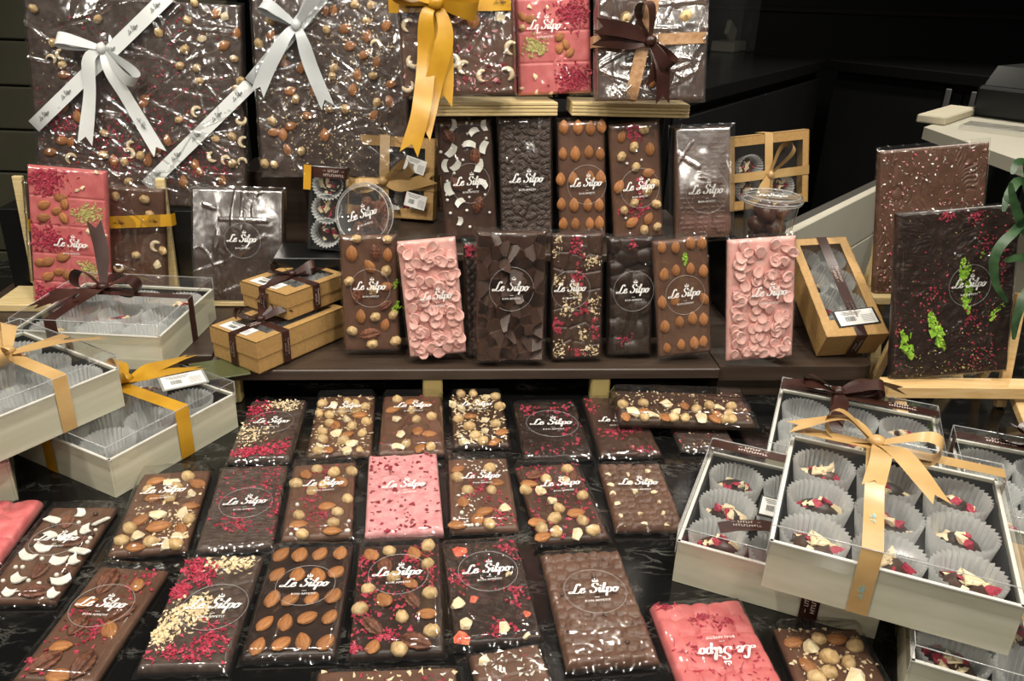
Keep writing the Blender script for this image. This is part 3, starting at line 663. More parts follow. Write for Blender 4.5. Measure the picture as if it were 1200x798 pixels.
flat('milk bar with almonds, hazelnuts and tiny white pearls, left of the wrap-creased nut bar', [(523, 541), (595, 539), (612, 629), (525, 632)], mat=MILK, seed=23, crop=C8, logo=(.02, .12), ring=False,
     tops='A110,325,60 H108,357 H220,325 A245,372,80 H145,400 H228,400 A128,440 N272,465 A180,500,10 H222,540 A110,550,90 A205,475,70 W180,537 W160,530 W123,478 W90,500 W150,545',
     crumbs=[('raspberry_crumbs', (RASP, 90, .0024, [(.5, .45, .2, .08), (.75, .8, .12, .12)], .001)), ('sugar_crumbs', (WHITE, 60, .0016, [(.2, .7, .15, .12), (.6, .12, .2, .08)], .0005))], film_h=.012)
flat('bar with pecans, hazelnuts and almonds in heavily creased shiny wrap', [(605, 553), (681, 541), (709, 635), (626, 650)], mat=MID, seed=24, crop=C8, logo=(.05, .12), ring=False, wr=dict(amp=.0011, nr=22, ridge=.0018),
     tops='P380,348,60 H420,363 P515,355,20 H495,328 H487,368 A360,378,90 H348,400 H547,420 H465,465 N400,402 N440,435 A525,480,80 A375,513,80 H405,535 H450,500 H548,508 H457,548 H585,543 A415,583,70 N533,565',
     crumbs=[('raspberry_crumbs', (RASP, 130, .0028, ALLB, .001))], film_h=.012)
flat('knobbly brown bar with a grid of half hazelnuts beside the ivory boxes', [(702, 549), (776, 547), (800, 624), (716, 635)], kind='bubble', mat=MILK, seed=25, crop=C8, logo=(.02, .14), ring=False, wr=dict(amp=.001, nr=16),
     tops='n638,343 n705,345 n778,337 n648,382 n715,377 n785,372 n655,415 n735,410 n800,408 n670,452 n820,447 n680,490 n750,487 n832,483 n693,532 n768,527 n850,525', film_h=.007, scale=1.1)
flat('deep pink bubble-moulded bar next to the coconut and pecan bar', [(-36, 590), (52, 594), (2, 671), (-94, 668)], kind='bigbubble', mat=RUBY, seed=26, logo=None, film_h=.003)
flat('milk bar with coconut chips, pecans and white and brown pearls, lying flat', [(60, 594), (138, 599), (68, 718), (-22, 714)], mat=MILK, seed=27, crop=D1, logo=(.06, .08),
     tops='P243,215 K295,187 K197,210 K358,217 K305,248 K190,265 P265,290,60 K245,275 K150,315 K90,345 K305,323 K262,360 P145,395,10 K210,360 K58,428 K220,432 P130,470,70 K30,475 K195,490 W285,218 W335,275 W315,290 W150,350 W205,408 W55,380 W10,428 W103,428 W140,440 W357,245 W80,380 B345,188 B210,300 B190,230 B375,262 B110,300 B180,430 B235,400 B147,260', film_h=.009)
flat('milk bar with large pecan halves, almonds and raspberry crumbs in the front row', [(121, 664), (203, 671), (112, 815), (4, 812)], mat=MILK, seed=28, crop=D1, logo=(.05, .1), ls=.6,
     tops='P390,435,5,1.25 A497,445,-20,1.1 P435,545,40,1.25 A312,508,60 P283,590,10,1.1 A395,605,-30 A220,668,80,1.1 P300,735,5,1.3 P165,725,30,1.2 A215,775,80',
     crumbs=[('raspberry_crumbs', (RASP, 120, .0028, [(.75, .12, .15, .08), (.62, .62, .12, .06), (.3, .5, .15, .1), (.15, .85, .1, .1)], .001))], film_h=.01)
flat('dark slate-cut bar with raspberry wedge, nut wedge and scored wedge in the front row', [(220, 656), (311, 655), (272, 797), (153, 799)], kind='slate', mat=GREY, seed=29, logo=(.12, .04), ls=.6, film_h=.003,
     crumbs=[('raspberry_crumbs', (RASP, 420, .0024, [(.17, .12, .08, .05), (.3, .22, .12, .05), (.12, .36, .06, .04), (.45, .9, .22, .06), (.75, .8, .12, .08)], .001)), ('chopped_nuts', (CRUM, 480, .0023, [(.62, .1, .2, .04), (.28, .6, .14, .08), (.12, .72, .08, .06), (.42, .5, .1, .05)], .001))])
flat('dark bar with neat grid of twenty whole almonds, lying in the front row', [(319, 642), (416, 642), (399, 782), (279, 783)], mat=DARK, seed=30, crop=D2, logo=(.03, .1), ls=.52,
     tops='A318,192,35 A405,195,10 A500,190,25 A595,185,5 A300,285,30 A395,288,0 A488,290,-20 A575,275,30 A278,400,10 A360,405,35 A462,397,20 A563,387,15 A242,515,35 A337,510,5 A440,490,45 A547,485,20 A208,622,15 A318,612,35 A420,598,-20 A527,605,25', film_h=.006, scale=1.05)
flat('dark bar with pecans, hazelnuts, almonds and bright raspberry crumbs in the front row', [(419, 642), (518, 638), (526, 776), (404, 783)], mat=DARK, seed=31, crop=D2, logo=(0, .14), ls=.52,
     tops='A740,195,-30 H825,180 A940,185,-20 H1005,155 H1003,238 P805,245,-10 H845,300 A920,325,-35 H725,355 H1015,375 A800,405,-30 P930,405,-30 H685,452 H885,487 A1000,470,-80 P745,530,-40,1.1 H1025,553 A748,625,15 H870,640 P950,605,-60,1.2',
     crumbs=[('raspberry_crumbs', (RASP, 330, .0024, [(.1, .15, .05, .06), (.68, .15, .1, .06), (.15, .42, .1, .1), (.1, .72, .08, .06), (.55, .6, .1, .15), (.4, .85, .1, .03), (.85, .3, .08, .1), (.05, .95, .04, .02)], .001))], film_h=.012)
flat('black lumpy bar with strawberry slices and white nut shards in the front row', [(516, 641), (607, 633), (639, 758), (528, 772)], kind='swirl', mat=DARK, seed=32, crop=D3, logo=(.02, .16), ls=.56,
     tops='R150,180,75 R220,395,20,.7 R170,630,10,1.1 R470,465,70,.6 N145,425,20 N183,515 N360,535 n470,570,80,1.2 n385,283',
     crumbs=[('raspberry_crumbs', (RASP, 170, .0024, [(.9, .1, .08, .08), (.15, .4, .06, .05), (.8, .6, .08, .06), (.5, .3, .25, .12), (.55, .9, .1, .05)], .001))], film_h=.006, wr=dict(amp=.0008, nr=14))
flat('glossy brown bubble-moulded bar with dark speck holes in the front row', [(634, 657), (726, 645), (773, 786), (658, 796)], kind='bubble', mat=MILK, seed=33, crop=D3, logo=(.02, .12), ls=.56, film_h=.0055, margin=(.002, .005), tops='B825,225 B785,297 B637,385 B665,557 B860,720 B940,612 B835,480', scale=.9)
flat('bright pink bubble-moulded bar with raspberry centres in the front row', [(759, 715), (866, 708), (936, 838), (802, 850)], kind='bigbubble', mat=RUBY, seed=34, logo=(.05, .0), ls=.55, lrot=180, film_h=.0075, ring=False, margin=(.003, .004),
     crumbs=[('raspberry_crumbs', (RASP, 130, .0026, [(.45, .2, .06, .03), (.7, .24, .08, .03), (.15, .06, .06, .02), (.3, .5, .2, .06), (.75, .6, .1, .1), (.5, .8, .25, .1)], .001))])
flat('brown bar with almonds, hazelnuts and nut pieces below the ivory box stack', [(905, 738), (1003, 737), (1062, 845), (941, 850)], mat=MILK, seed=35, crop=D4, logo=None,
     tops='A715,565,70 H825,552 N787,590,10,1.1 A905,553,70,1.2 H985,587 A778,672,-30,1.1 H868,632,0,1.1 H955,655 H815,728 N980,725,40,1.4 H870,700',
     crumbs=[('sugar_crumbs', (CRUM, 130, .002, ALLB, .0008))], film_h=.012)
choc('small milk tablet with square segments and white patches in loose wrap', [(534, 776), (643, 755), (684, 866), (562, 890)], Plane(V((0, 0, .001))), kind='tablet', mat=MILK, seed=36, logo=None, group=GB, margin=(.011, .004), film_h=.003, wr=dict(amp=.0012, nr=20, ridge=.002), crop=D3,
     tops='n265,695,0,1.5', crumbs=[('white_patches', (COCO, 70, .0026, ALLB, .0003)), ('raspberry_crumbs', (RASP, 12, .002, ALLB, .0003))])
choc('brown bar lying sideways at the front below the raspberry nut bar', [(538, 787), (549, 872), (350, 875), (366, 790)], Plane(V((0, 0, .001))), kind='lumpy', mat=MILK, seed=37, logo=None, group=GB, film_h=.005, wr=dict(amp=.001, nr=14),
     crumbs=[('raspberry_crumbs', (RASP, 60, .0024, ALLB, .001)), ('chopped_nuts', (CRUM, 60, .0024, ALLB, .001))])

# ================================================================== standing bars
K380, K640, K480, K680 = (380, 250, 4.2), (640, 250, 3.99), (480, 120, 4.988), (680, 120, 4.286)
def stand(label, q, z, lean=9, yaw=YAW, base=None, y=None, dy=0, **k):
    b = max(q[2:], key=lambda c: c[1]) if base is None else base
    O = atz(*b, z) if y is None else aty(*b, y)
    O = O + V((0, dy, 0))
    return choc(label, q, Plane(O, yaw, lean), **k)
GF, GS = 'bars standing in the lower row on the shelf', 'bars standing in the upper row on the riser'
ZF = .0525
stand('brown bar with hazelnuts, almonds, pecans and green flake, next to the kraft boxes', [(398, 270), (466, 269), (473, 413), (401, 416)], ZF, mat=MILK, seed=41, crop=K380, group=GF, logo=(.02, .07), ls=.52,
      tops='H160,125 H312,130 A135,198,0,1.1 P250,195,-10 A312,205,0 A222,262,-30 H303,285 H120,335 H240,380 A308,362,80 P165,405,20 P300,455,60,.8 A180,508,0 H252,512 H338,500 A300,550,20 H140,580 P225,597,80,1.1 H235,645 H352,628 G352,350,20,.6 G362,475,20,1', film_h=.011)
stand('pale pink bar of moulded petals standing beside the dark faceted bar', [(463, 278), (537, 271), (547, 414), (479, 424)], ZF, mat=PALE, seed=42, group=GF, logo=(.08, .02), ls=.5, ring=False, petals=1, film_h=.007)
stand('black quilted bar standing almost hidden behind the faceted bar', [(541, 279), (598, 277), (601, 421), (543, 422)], ZF, kind='quilt', mat=DARK, seed=43, group=GF, dy=.018, logo=None, film_h=.004, crumbs=[('raspberry_crumbs', (RASP, 40, .002, [(.1, .05, .1, .04)], .001))])
stand('dark bar moulded into sharp chunky facets, standing in the lower row', [(555, 264), (641, 267), (641, 426), (555, 426)], ZF, kind='facet', mat=MID, seed=44, group=GF, logo=(0, .08), ls=.48, flatshade=True, film_h=.0085, margin=(.004, .006))
stand('brown mosaic bar with nut and raspberry topped tiles, standing in the lower row', [(642, 267), (706, 268), (707, 422), (644, 423)], ZF, kind='mosaic', mat=MID, seed=45, group=GF, logo=(-.12, .07), ls=.56, film_h=.006, dy=.003,
      crumbs=[('chopped_nuts', (CRUM, 260, .0024, [(.1, .12, .05, .06), (.8, .22, .1, .03), (.12, .36, .06, .03), (.3, .58, .1, .04), (.85, .57, .07, .05), (.62, .8, .05, .04), (.15, .92, .08, .04), (.8, .93, .08, .04), (.5, .45, .06, .05)], .001)),
              ('raspberry_crumbs', (RASP, 130, .0024, [(.5, .1, .08, .06), (.48, .35, .06, .03), (.6, .6, .07, .03), (.08, .73, .06, .04), (.86, .75, .06, .05), (.5, .95, .08, .02)], .001))])
stand('glossy dark bar moulded like smooth round pebbles, standing in the lower row', [(709, 273), (763, 272), (765, 417), (709, 417)], ZF, kind='pebble', mat=DARK, seed=46, group=GF, logo=(.05, .06), ls=.68, film_h=.008, margin=(.002, .005),
      crumbs=[('raspberry_crumbs', (RASP, 40, .002, [(.55, .04, .05, .03), (.4, .86, .1, .02)], .003))])
stand('brown almond grid bar with a small green leaf, tilted in the lower row', [(761, 278), (829, 270), (834, 415), (769, 423)], ZF, mat=MILK, seed=47, crop=K640, group=GF, logo=(.02, .04), ls=.55,
      tops='A543,160,0 A607,160,0 A677,140,-10 A730,140,0 A553,287,5 A610,268,0 A677,260,0 A738,270,0 A545,418,0 A605,408,0 A740,400,-20 A558,530,0 A627,508,0 A687,492,0 A738,497,0 A567,632,-10 A633,615,0 A695,608,0 A737,600,0 G652,215,0,.9', film_h=.006, scale=.95)
stand('pale pink bar of moulded petals standing alone beside the kraft window box', [(848, 275), (930, 272), (931, 424), (849, 423)], ZF, mat=PALE, seed=48, group=GF, logo=(.1, .06), ls=.48, ring=False, petals=1, film_h=.007, dy=-.006)
ZS = Z2 + .0005; B2 = (650, 285)
stand('bar with white coconut chips, pecans and white pearls, standing in the upper row', [(507, 139), (577, 135), (584, 282), (521, 284)], ZS, mat=MID, seed=51, crop=K480, group=GS, logo=(.05, -.01), ls=.55,
      tops='K262,132 K430,135 P225,188,-30 K370,165 K350,240 K250,285 K430,260 P385,315,0 K200,370 K275,372 K410,370 P275,480,-30 K225,510 K290,580 P400,600,20 K300,695 K430,470 W187,120 W335,120 W363,108 W337,183 W447,210 W312,250 W183,290 W312,338 W220,460 W348,517 W215,543 W220,572 W350,555 W440,540 W335,632 W238,648 W468,645 W353,728 W260,415', film_h=.009)
stand('dark bar moulded all over with coffee beans, standing in the upper row', [(582, 135), (647, 131), (648, 283), (585, 284)], ZS, kind='bean', mat=GREY, seed=52, group=GS, logo=(.02, -.0), ls=.6, ring=False, film_h=.004)
stand('brown bar with rows of whole almonds standing in the upper row', [(649, 138), (709, 136), (711, 283), (655, 284)], ZS, mat=MILK, seed=53, crop=K480, group=GS, logo=(.08, -.02), ls=.62,
      tops='A903,145,0 A987,145,0 A1060,150,0 A1125,140,0 A897,300,0 A970,300,0 A1050,290,0 A1115,300,0 A885,450,0 A957,450,0 A1055,435,0 A1118,440,0 A890,595,0 A963,600,0 A1043,600,0 A1110,600,0 A900,710,0 A970,712,0 A1055,710,0 A1112,705,0', film_h=.006)
stand('brown bar with hazelnuts, almonds and a raspberry streak, standing in the upper row', [(707, 141), (771, 137), (779, 282), (719, 284)], ZS, mat=MILK, seed=54, crop=K680, group=GS, logo=(.03, -.04), ls=.58,
      tops='A210,172,20 H320,138 A352,235,0 H270,225 H208,272 H280,325 A345,355,85 H375,405 A197,425,30 H337,447 H272,507 H382,512 H222,545 A263,605,60 A345,585,30 H388,625 H320,642 W310,290 W235,308 W298,432 W230,582 W345,390',
      crumbs=[('raspberry_crumbs', (RASP, 110, .0026, [(.5, .07, .1, .05), (.6, .6, .06, .1), (.45, .75, .12, .03)], .001))], film_h=.011)
stand('milk bar embossed like a calendar page in a glossy sleeve, standing in the upper row', [(780, 146), (860, 145), (860, 283), (785, 283)], ZS, kind='emboss', mat=MILK, seed=55, group=GS, logo=(.02, -.06), ls=.5, film_h=.004, margin=(.008, .005), wr=dict(amp=.0003, nr=8, wave=.002, wf=22, step=.002, rw=.003, puff=.012), wrapmat=GLINT, lean=13)

# ================================================================== ribbons
def strip(pts, half, notch=0.0):
    v = []; f = []; n = len(pts)
    for i, p in enumerate(pts):
        h = half[i] if isinstance(half, list) else half
        c = p
        if notch and i == n - 1: e = (p - pts[i - 1]).normalized() * notch; v += [p - h + e, c, p + h + e]
        else: v += [p - h, c, p + h]
    for i in range(n - 1):
        for k in (0, 1): f.append([3 * i + k, 3 * i + k + 1, 3 * i + k + 4, 3 * i + k + 3])
    return v, f
def ribbon(name, pts, half, mat, parent, notch=0.0, M=None):
    v, f = strip([V(p) for p in pts], half, notch); o = link(name, mesh(name, v, f, mat, True), parent, M)
    return o
def smooth3(p, n=5):
    out = []; p = [V(q) for q in p]
    for i in range(len(p) - 1):
        a, b, c, d = p[max(i - 1, 0)], p[i], p[i + 1], p[min(i + 2, len(p) - 1)]
        for k in range(n):
            t = k / n; out.append(.5 * ((2 * b) + (c - a) * t + (2 * a - 5 * b + 4 * c - d) * t * t + (3 * b - a - 3 * c + d) * t ** 3))
    return out + [p[-1]]
def bow(parent, c, mat, w, loops, tails, seed=0):
    """c: knot (local, z up from the surface); loops: (angle, length, tilt[, opening]); tails: lists of (x, y, z)"""
    c = V(c); g = random.Random(seed); Z = V((0, 0, 1)); out = []
    for lp in loops:
        a, ln, ti = lp[:3]; op = lp[3] if len(lp) > 3 else .2
        d = V((math.cos(R(a)), math.sin(R(a)), 0)); n = V((-d.y, d.x, 0)); wv = n * math.cos(R(ti)) + Z * math.sin(R(ti)); uv = Z * math.cos(R(ti)) - n * math.sin(R(ti))
        P = []; Hh = []
        for k in range(19):
            t = k / 18; s = math.sin(PI * t)
            P.append(c + d * ln * s + uv * (op * ln * math.sin(2 * PI * t) * (.6 + .4 * s)) + Z * (w * .55 * s + .001)); Hh.append(wv * (w / 2 * (.3 + .7 * s ** .7)))
        out.append(ribbon('bow_loop', P, Hh, mat, parent))
    for tl in tails:
        P = smooth3([c] + [V(p) for p in tl]); m = len(P); Hh = []
        for i, p in enumerate(P):
            t = (P[min(i + 1, m - 1)] - P[max(i - 1, 0)]).normalized(); s = t.cross(Z); s = s.normalized() if s.length > .05 else V((1, 0, 0))
            s = (s + Z * .25 * math.sin(i * .5 + seed)).normalized()
            Hh.append(s * (w / 2 * min(1, .35 + i / m * 1.6)))
        out.append(ribbon('bow_tail', P, Hh, mat, parent, w * .6))
    k = w * .42
    me = blob(10, 7, lambda a, t: (k * math.sin(PI * t) * math.cos(a) * (1 + .12 * math.cos(4 * a)), k * .9 * math.sin(PI * t) * math.sin(a), -k * .7 * math.cos(PI * t)), mat, 'knot')
    link('knot', me, parent, T(c + V((0, 0, k * .5))) @ Rz(g.uniform(0, 90)))
    return out
def name_print(me, parent, x, y, z, ang, size): return link('printed_name', me, parent, T((x, y, z)) @ Rz(ang) @ Mx.Diagonal((size, size, size, 1)))
mk = MB(); gq = random.Random(3)
for r_, (n_, x0_) in enumerate(((6, -.3), (11, -.5))):
    for i_ in range(n_):
        x = x0_ + i_ * .092; y = .1 - r_ * .2
        mk.box((x, y, 0), (.028, .12, 0), 0); mk.box((x + .035, y + gq.choice((-.05, 0, .05)), 0), (.05, .025, 0), 0)
for s_ in (-1, 1): mk.box((s_ * .45 - .03, .1, 0), (.12, .02, 0), 0)
LETTER = mk.mesh('printed_lettering', PINKP)
def letters(parent, M, size): return link('printed_lettering', LETTER, parent, M @ Mx.Diagonal((size, size, size, 1)))
def price_label(parent, M, w, h, back=None):
    if back: MB().box((0, 0, -.0006), (w * 1.12, h * 1.16, .0008), 0).build('label_card', back, parent, M)
    o = MB().box((0, 0, 0), (w, h, .0006), 0).build('price_label', LABEL, parent, M); o['label'] = 'white printed price sticker'
    m = MB(); g = random.Random(5)
    for k in range(9): m.box((-w * .3 + k * w * .032, -h * .1, .0005), (w * g.choice((.008, .014, .02)), h * .32, 0), 0)
    link('barcode', m.mesh('barcode', INK), o)
    m = MB()
    for k in range(3): m.box((-w * .12, h * (.38 - .09 * k), .0005), (w * (.62 - .1 * k), h * .03, 0), 0)
    for k in range(6): m.box((w * .28, h * (.1 - .09 * k), .0005), (w * .3, h * .02, 0), 0)
    link('print_lines', m.mesh('print_lines', INK), o)

# ================================================================== large wrapped slabs
S0, S280, S460, S690, L180 = (0, 0, 3.99), (280, 0, 3.99), (460, 0, 4.615), (690, 0, 6.65), (0, 180, 3.99)
SL = dict(name='chocolate_slab', cat='chocolate slab', wrapmat=CELLO, logo=None)
def band(th, pts2, z, w, mat, ends=(1, 1), prints=None, psize=.02, drop=.02):
    """a flat ribbon laid over a slab from point to point (local x, y), turned over the edges"""
    a, b = V((*pts2[0], z)), V((*pts2[1], z)); d = (b - a).normalized(); n = V((-d.y, d.x, 0)) * (w / 2); P = []
    if ends[0]: P += [a - d * .002 - V((0, 0, drop)), a - d * .0012 - V((0, 0, .003))]
    P += [a + (b - a) * k / 6 for k in range(7)]
    if ends[1]: P += [b + d * .0012 - V((0, 0, .003)), b + d * .002 - V((0, 0, drop))]
    o = ribbon('ribbon_band', P, n, mat, th)
    if prints:
        L_ = (b - a).length; k = int(L_ / .045); ang = math.degrees(math.atan2(d.y, d.x))
        for i in range(k):
            p = a + (b - a) * ((i + .5) / k); name_print(prints, o, p.x, p.y, z + .0012, ang, psize)
    return o
s1, M1, W1, L1, z1 = stand('large dark nut slab in crinkled cellophane with white printed ribbon and bow', [(35, -4), (287, -3), (294, 241), (44, 243)], .1905, lean=10, kind='lumpy', mat=GREY, seed=61, crop=S0, Tk=.012, film_h=.012, margin=(.004, .004), wr=dict(amp=.0003, nr=40, ridge=.0026, radial=1, step=.0016, rw=.0026, wave=.003, wf=11), scale=.95,
    tops='H455,88 H740,155 H862,232 H1093,275 H840,308 H918,318 H932,380 H875,95 H245,200 H290,303 H1135,380 H1103,415 H485,622 H480,725 H580,758 H655,727 H835,562 H1005,650 H910,15 H155,40 A1105,155 A1047,212,60 A297,350,80 A290,505,60 A360,545 A290,658,80 A330,665 A235,712,80 A725,712,70 A690,752 A780,655 A675,460,60 A530,750 A910,770 A670,485,60 A930,800 A855,850 A1040,845 C240,270 C605,680 C610,712 C325,735 C1130,665 C985,738 C1050,745 C1130,750 C910,520 C1145,570 C275,255 H1085,640 H600,850 H590,900 H1085,765 B550,560 B590,590 B500,640 A1010,60,30 N940,180,60 N1050,75',
    crumbs=[('raspberry_crumbs', (RASP, 420, .0028, [(.1, .6, .06, .04), (.78, .8, .1, .05), (.6, .55, .2, .12), (.45, .7, .12, .08), (.5, .25, .25, .15)], .001)), ('chopped_nuts', (CRUM, 120, .002, ALLB, .0005))], **SL)
l1 = Local(M1, z1)
band(s1, [l1(40, 148), l1(196, -4)], z1 + .0012, .021, WHITER, prints=LOGO_DARK, psize=.02)
band(s1, [l1(172, 218), l1(291, 101)], z1 + .0012, .021, WHITER, prints=LOGO_DARK, psize=.02)
k1 = l1(121, 57)
def tl(loc, zs, *px): return [(*loc(*p), zz) for p, zz in zip(px, zs)]
bw = bow(s1, (*k1, z1 + .004), WHITER, .021, [(172, .062, 25, .16), (-42, .07, 30, .2)], [tl(l1, (z1 + .012, z1 + .006, z1 + .005), (108, 70), (107, 110), (102, 160)), tl(l1, (z1 + .012, z1 + .006, z1 + .005), (131, 80), (152, 118), (184, 172))])
name_print(LOGO_DARK, bw[3], *l1(168, 145), z1 + .0085, -55, .02)
s2, M2, W2, L2, z2 = stand('large grey-brown nut slab in cellophane tied with a silver ribbon bow', [(293, -46), (478, -45), (484, 211), (303, 212)], .2455, lean=10, kind='lumpy', mat=GREY, seed=62, crop=S280, Tk=.012, film_h=.012, margin=(.004, .004), wr=dict(amp=.0003, nr=40, ridge=.0026, radial=1, step=.0016, rw=.0026, wave=.003, wf=11), scale=.95,
    tops='H93,205 H145,97 H410,140 H595,100 H617,25 H265,465 H420,510 H445,320 H435,355 H627,355 H645,480 H155,567 H290,708 H165,770 H495,510 H200,260 A150,165,30 A212,297,80 A290,315,10 A440,45,0 A400,45,0 A520,215,70 A600,170,20 A585,255,50 A555,350,0 A533,420,0 A350,425,0 A240,425,70 A320,542,90 A205,630 A165,620,80 A243,590,70 A225,700 A645,290 A710,395,90 A705,475 A630,540,40 A400,632 A497,133,60 B665,585 B230,548 C640,200 H540,20,0 A690,120,30 H120,765',
    crumbs=[('chopped_nuts', (CRUM, 520, .0022, [(.55, .45, .2, .12), (.75, .3, .15, .15), (.3, .7, .2, .1), (.5, .85, .2, .08)], .0008))], **SL)
l2 = Local(M2, z2)
band(s2, [l2(294, 97), l2(398, -30)], z2 + .0012, .021, SILVR)
bow(s2, (*l2(348, 30), z2 + .004), SILVR, .021, [(150, .055, 30, .18), (55, .075, 25, .16)], [tl(l2, (z2 + .012, z2 + .008, z2 + .006), (336, 45), (318, 75), (306, 102)), tl(l2, (z2 + .014, z2 + .01, z2 + .006), (356, 48), (366, 80), (381, 117))], 2)
s3, M3, W3, L3, z3 = stand('milk slab with cashews tied with wide mustard yellow ribbon', [(460, -62), (600, -60), (607, 114), (470, 118)], .396, lean=10, mat=MILK, seed=63, crop=S460, Tk=.01, film_h=.009, margin=(.003, .004), wr=dict(amp=.0007, nr=18, ridge=.0018, step=.0017, rw=.0024, wave=.003, wf=15, radial=1),
    tops='C105,345 C340,335,20 C375,360,200 C475,410,180 C90,475 C630,390 N580,85,0,1.2 A440,110,20,1.2 P365,105,60 C630,255 C75,130', crumbs=[('raspberry_crumbs', (RASPD, 70, .0024, [(.6, .6, .1, .2), (.8, .85, .15, .06)], .0008)), ('pink_crumbs', (ROSE, 80, .003, [(.65, .6, .12, .25), (.5, .9, .25, .05)], .0008))], **SL)
l3 = Local(M3, z3)
o = band(s3, [l3(456, 6), l3(598, 3)], z3 + .0012, .02, YELR, prints=None); name_print(LOGO_BRN, o, *l3(586, 3), z3 + .003, 2, .016)
bow(s3, (*l3(511, 4), z3 + .004), YELR, .025, [(-12, .055, 30, .22), (165, .055, 25, .2), (60, .04, 30, .2)], [tl(l3, (z3 + .012, z3 + .006, z3 + .03, z3 + .035), (500, 20), (500, 70), (494, 130), (484, 168)), tl(l3, (z3 + .014, z3 + .01, z3 + .03), (522, 40), (508, 100), (497, 150)), tl(l3, (z3 + .006, z3 + .004, z3 + .004), (518, 40), (521, 80), (520, 112))], 3)
CG = [(.25, .1, .12, .04), (.75, .3, .12, .04), (.25, .5, .12, .04), (.75, .7, .12, .04), (.25, .9, .12, .04)]
def ruby(label, q, z, seed, flip=1, y=None, **k):
    A_ = [(r[0] if flip > 0 else 1 - r[0], r[1], r[2], r[3]) for r in CG]
    return stand(label, q, z, y=y, kind='grid2', mat=RUBY, seed=seed, Tk=.011, film_h=.007, ring=False,
        crumbs=[('raspberry_crumbs', (RASP, 620, .003, [A_[0], A_[2], A_[4]], .001)), ('green_nut_crumbs', (PISC, 330, .0024, [(1 - A_[1][0] if flip < 0 else .76, .3, .11, .03), (.76 if flip > 0 else .24, .7, .08, .03), (.3, .12, .1, .03)][:2], .001))], **k)
ruby('pink slab divided into squares, standing beside the mustard-ribboned slab', [(599, -82), (688, -82), (697, 112), (604, 115)], .396, 64, -1, crop=S460, name='chocolate_slab', cat='chocolate slab', logo=(-.12, -.07), ls=.42, margin=(.003, .004),
     tops='A905,200,60,.8 A935,240,-30,.8 A905,260,20,.8 A960,285,50,.8 A700,90,-40,.8 A750,105,80,.8 H700,150,0,.6 N770,415,0,.7 n690,480 n860,500 n780,500 n740,40 n840,40')
s5, M5, W5, L5, z5 = stand('milk slab in very shiny cellophane with copper ribbon and dark brown bow', [(690, -66), (836, -67), (822, 124), (699, 118)], .396, lean=9, mat=MILK, seed=65, crop=S690, Tk=.012, film_h=.008, margin=(.003, .004), wr=dict(amp=.001, nr=60, ridge=.0028, step=.0015, rw=.0028, wave=.005, wf=22), tops='H290,145,0,1.2 H755,130,0,1.3 N800,110 A500,640,60', **dict(SL, wrapmat=SHINY))
l5 = Local(M5, z5 + .002)
band(s5, [l5(739, 116), l5(770, -20)], z5 + .0035, .018, COPR); band(s5, [l5(696, 49), l5(827, 44)], z5 + .0035, .015, COPR)
bow(s5, (*l5(761, 48), z5 + .006), BROWNR, .02, [(105, .05, 40, .26), (-50, .045, 35, .28)], [tl(l5, (z5 + .02, z5 + .022), (735, 38), (704, 33)), tl(l5, (z5 + .014, z5 + .012), (735, 50), (703, 46)), tl(l5, (z5 + .016, z5 + .01), (773, 75), (775, 112)), tl(l5, (z5 + .01, z5 + .008), (770, 70), (766, 94))], 4)
def ledge(label, a, b, ztop):
    p, q = atz(*a, ztop), atz(*b, ztop); d = q - p; w = d.length; yaw = math.degrees(math.atan2(d.y, d.x))
    th = thing('wooden_ledge', label, 'ledge', T((p + q) / 2 - V((0, 0, .019))) @ Rz(yaw), 'pale wooden ledges under the top slabs')
    for k in range(4): MB().box((0, .001, .0024 + k * .0048), (w, .004, .0041), .0008).build('slat', PLY, th)
    MB().span((-w / 2, .003, 0), (w / 2, .06, .019), .0008).build('ledge_board', PLY, th)
ledge('pale grooved wooden ledge under the slab with mustard ribbon', (500, 120), (654, 120), .3945)
ledge('pale grooved wooden ledge under the slab with dark brown bow', (671, 120), (809, 123), .3945)

# ---- left hand display
ruby('pink slab of ten squares on the light wooden stand behind the brown-bowed box', [(37, 192), (131, 195), (131, 364), (40, 364)], 0, 66, 1, y=1.2, base=(85, 365), crop=L180, name='chocolate_slab', cat='chocolate slab', logo=(.05, -.02), ls=.4, margin=(.002, .004),
     tops='A205,240,60 A280,205,80 A205,300,80 A295,300,-30 A265,268,60 A300,235,0 A190,510,80 A295,485,70 A225,575,60 A310,565,-10 A275,555,70 A225,505,60 n385,165,0,1.3 n360,170 n415,365,0,1.2 n490,380 n405,435 n450,90')
sy, My, Wy, Ly, zy = stand('milk slab with hazelnuts and a mustard yellow band behind the pink slab', [(32, 212), (197, 214), (199, 336), (37, 336)], 0, y=1.245, base=(110, 336), lean=8, mat=MILK, seed=67, crop=L180, Tk=.01, film_h=.012, margin=(.003, .004), wr=dict(amp=.0008, nr=34, ridge=.0024, step=.0016, rw=.0026, wave=.004, wf=18), tops='H675,215 H700,285 H635,475 C720,430 C555,540 H540,200 H770,455 N735,520', **SL)
ly = Local(My, zy); o = band(sy, [ly(33, 264), ly(200, 258)], zy + .0012, .019, YELR); name_print(LOGO_BRN, o, *ly(180, 259), zy + .003, 0, .013); name_print(LOGO_BRN, o, *ly(140, 261), zy + .003, 0, .016)
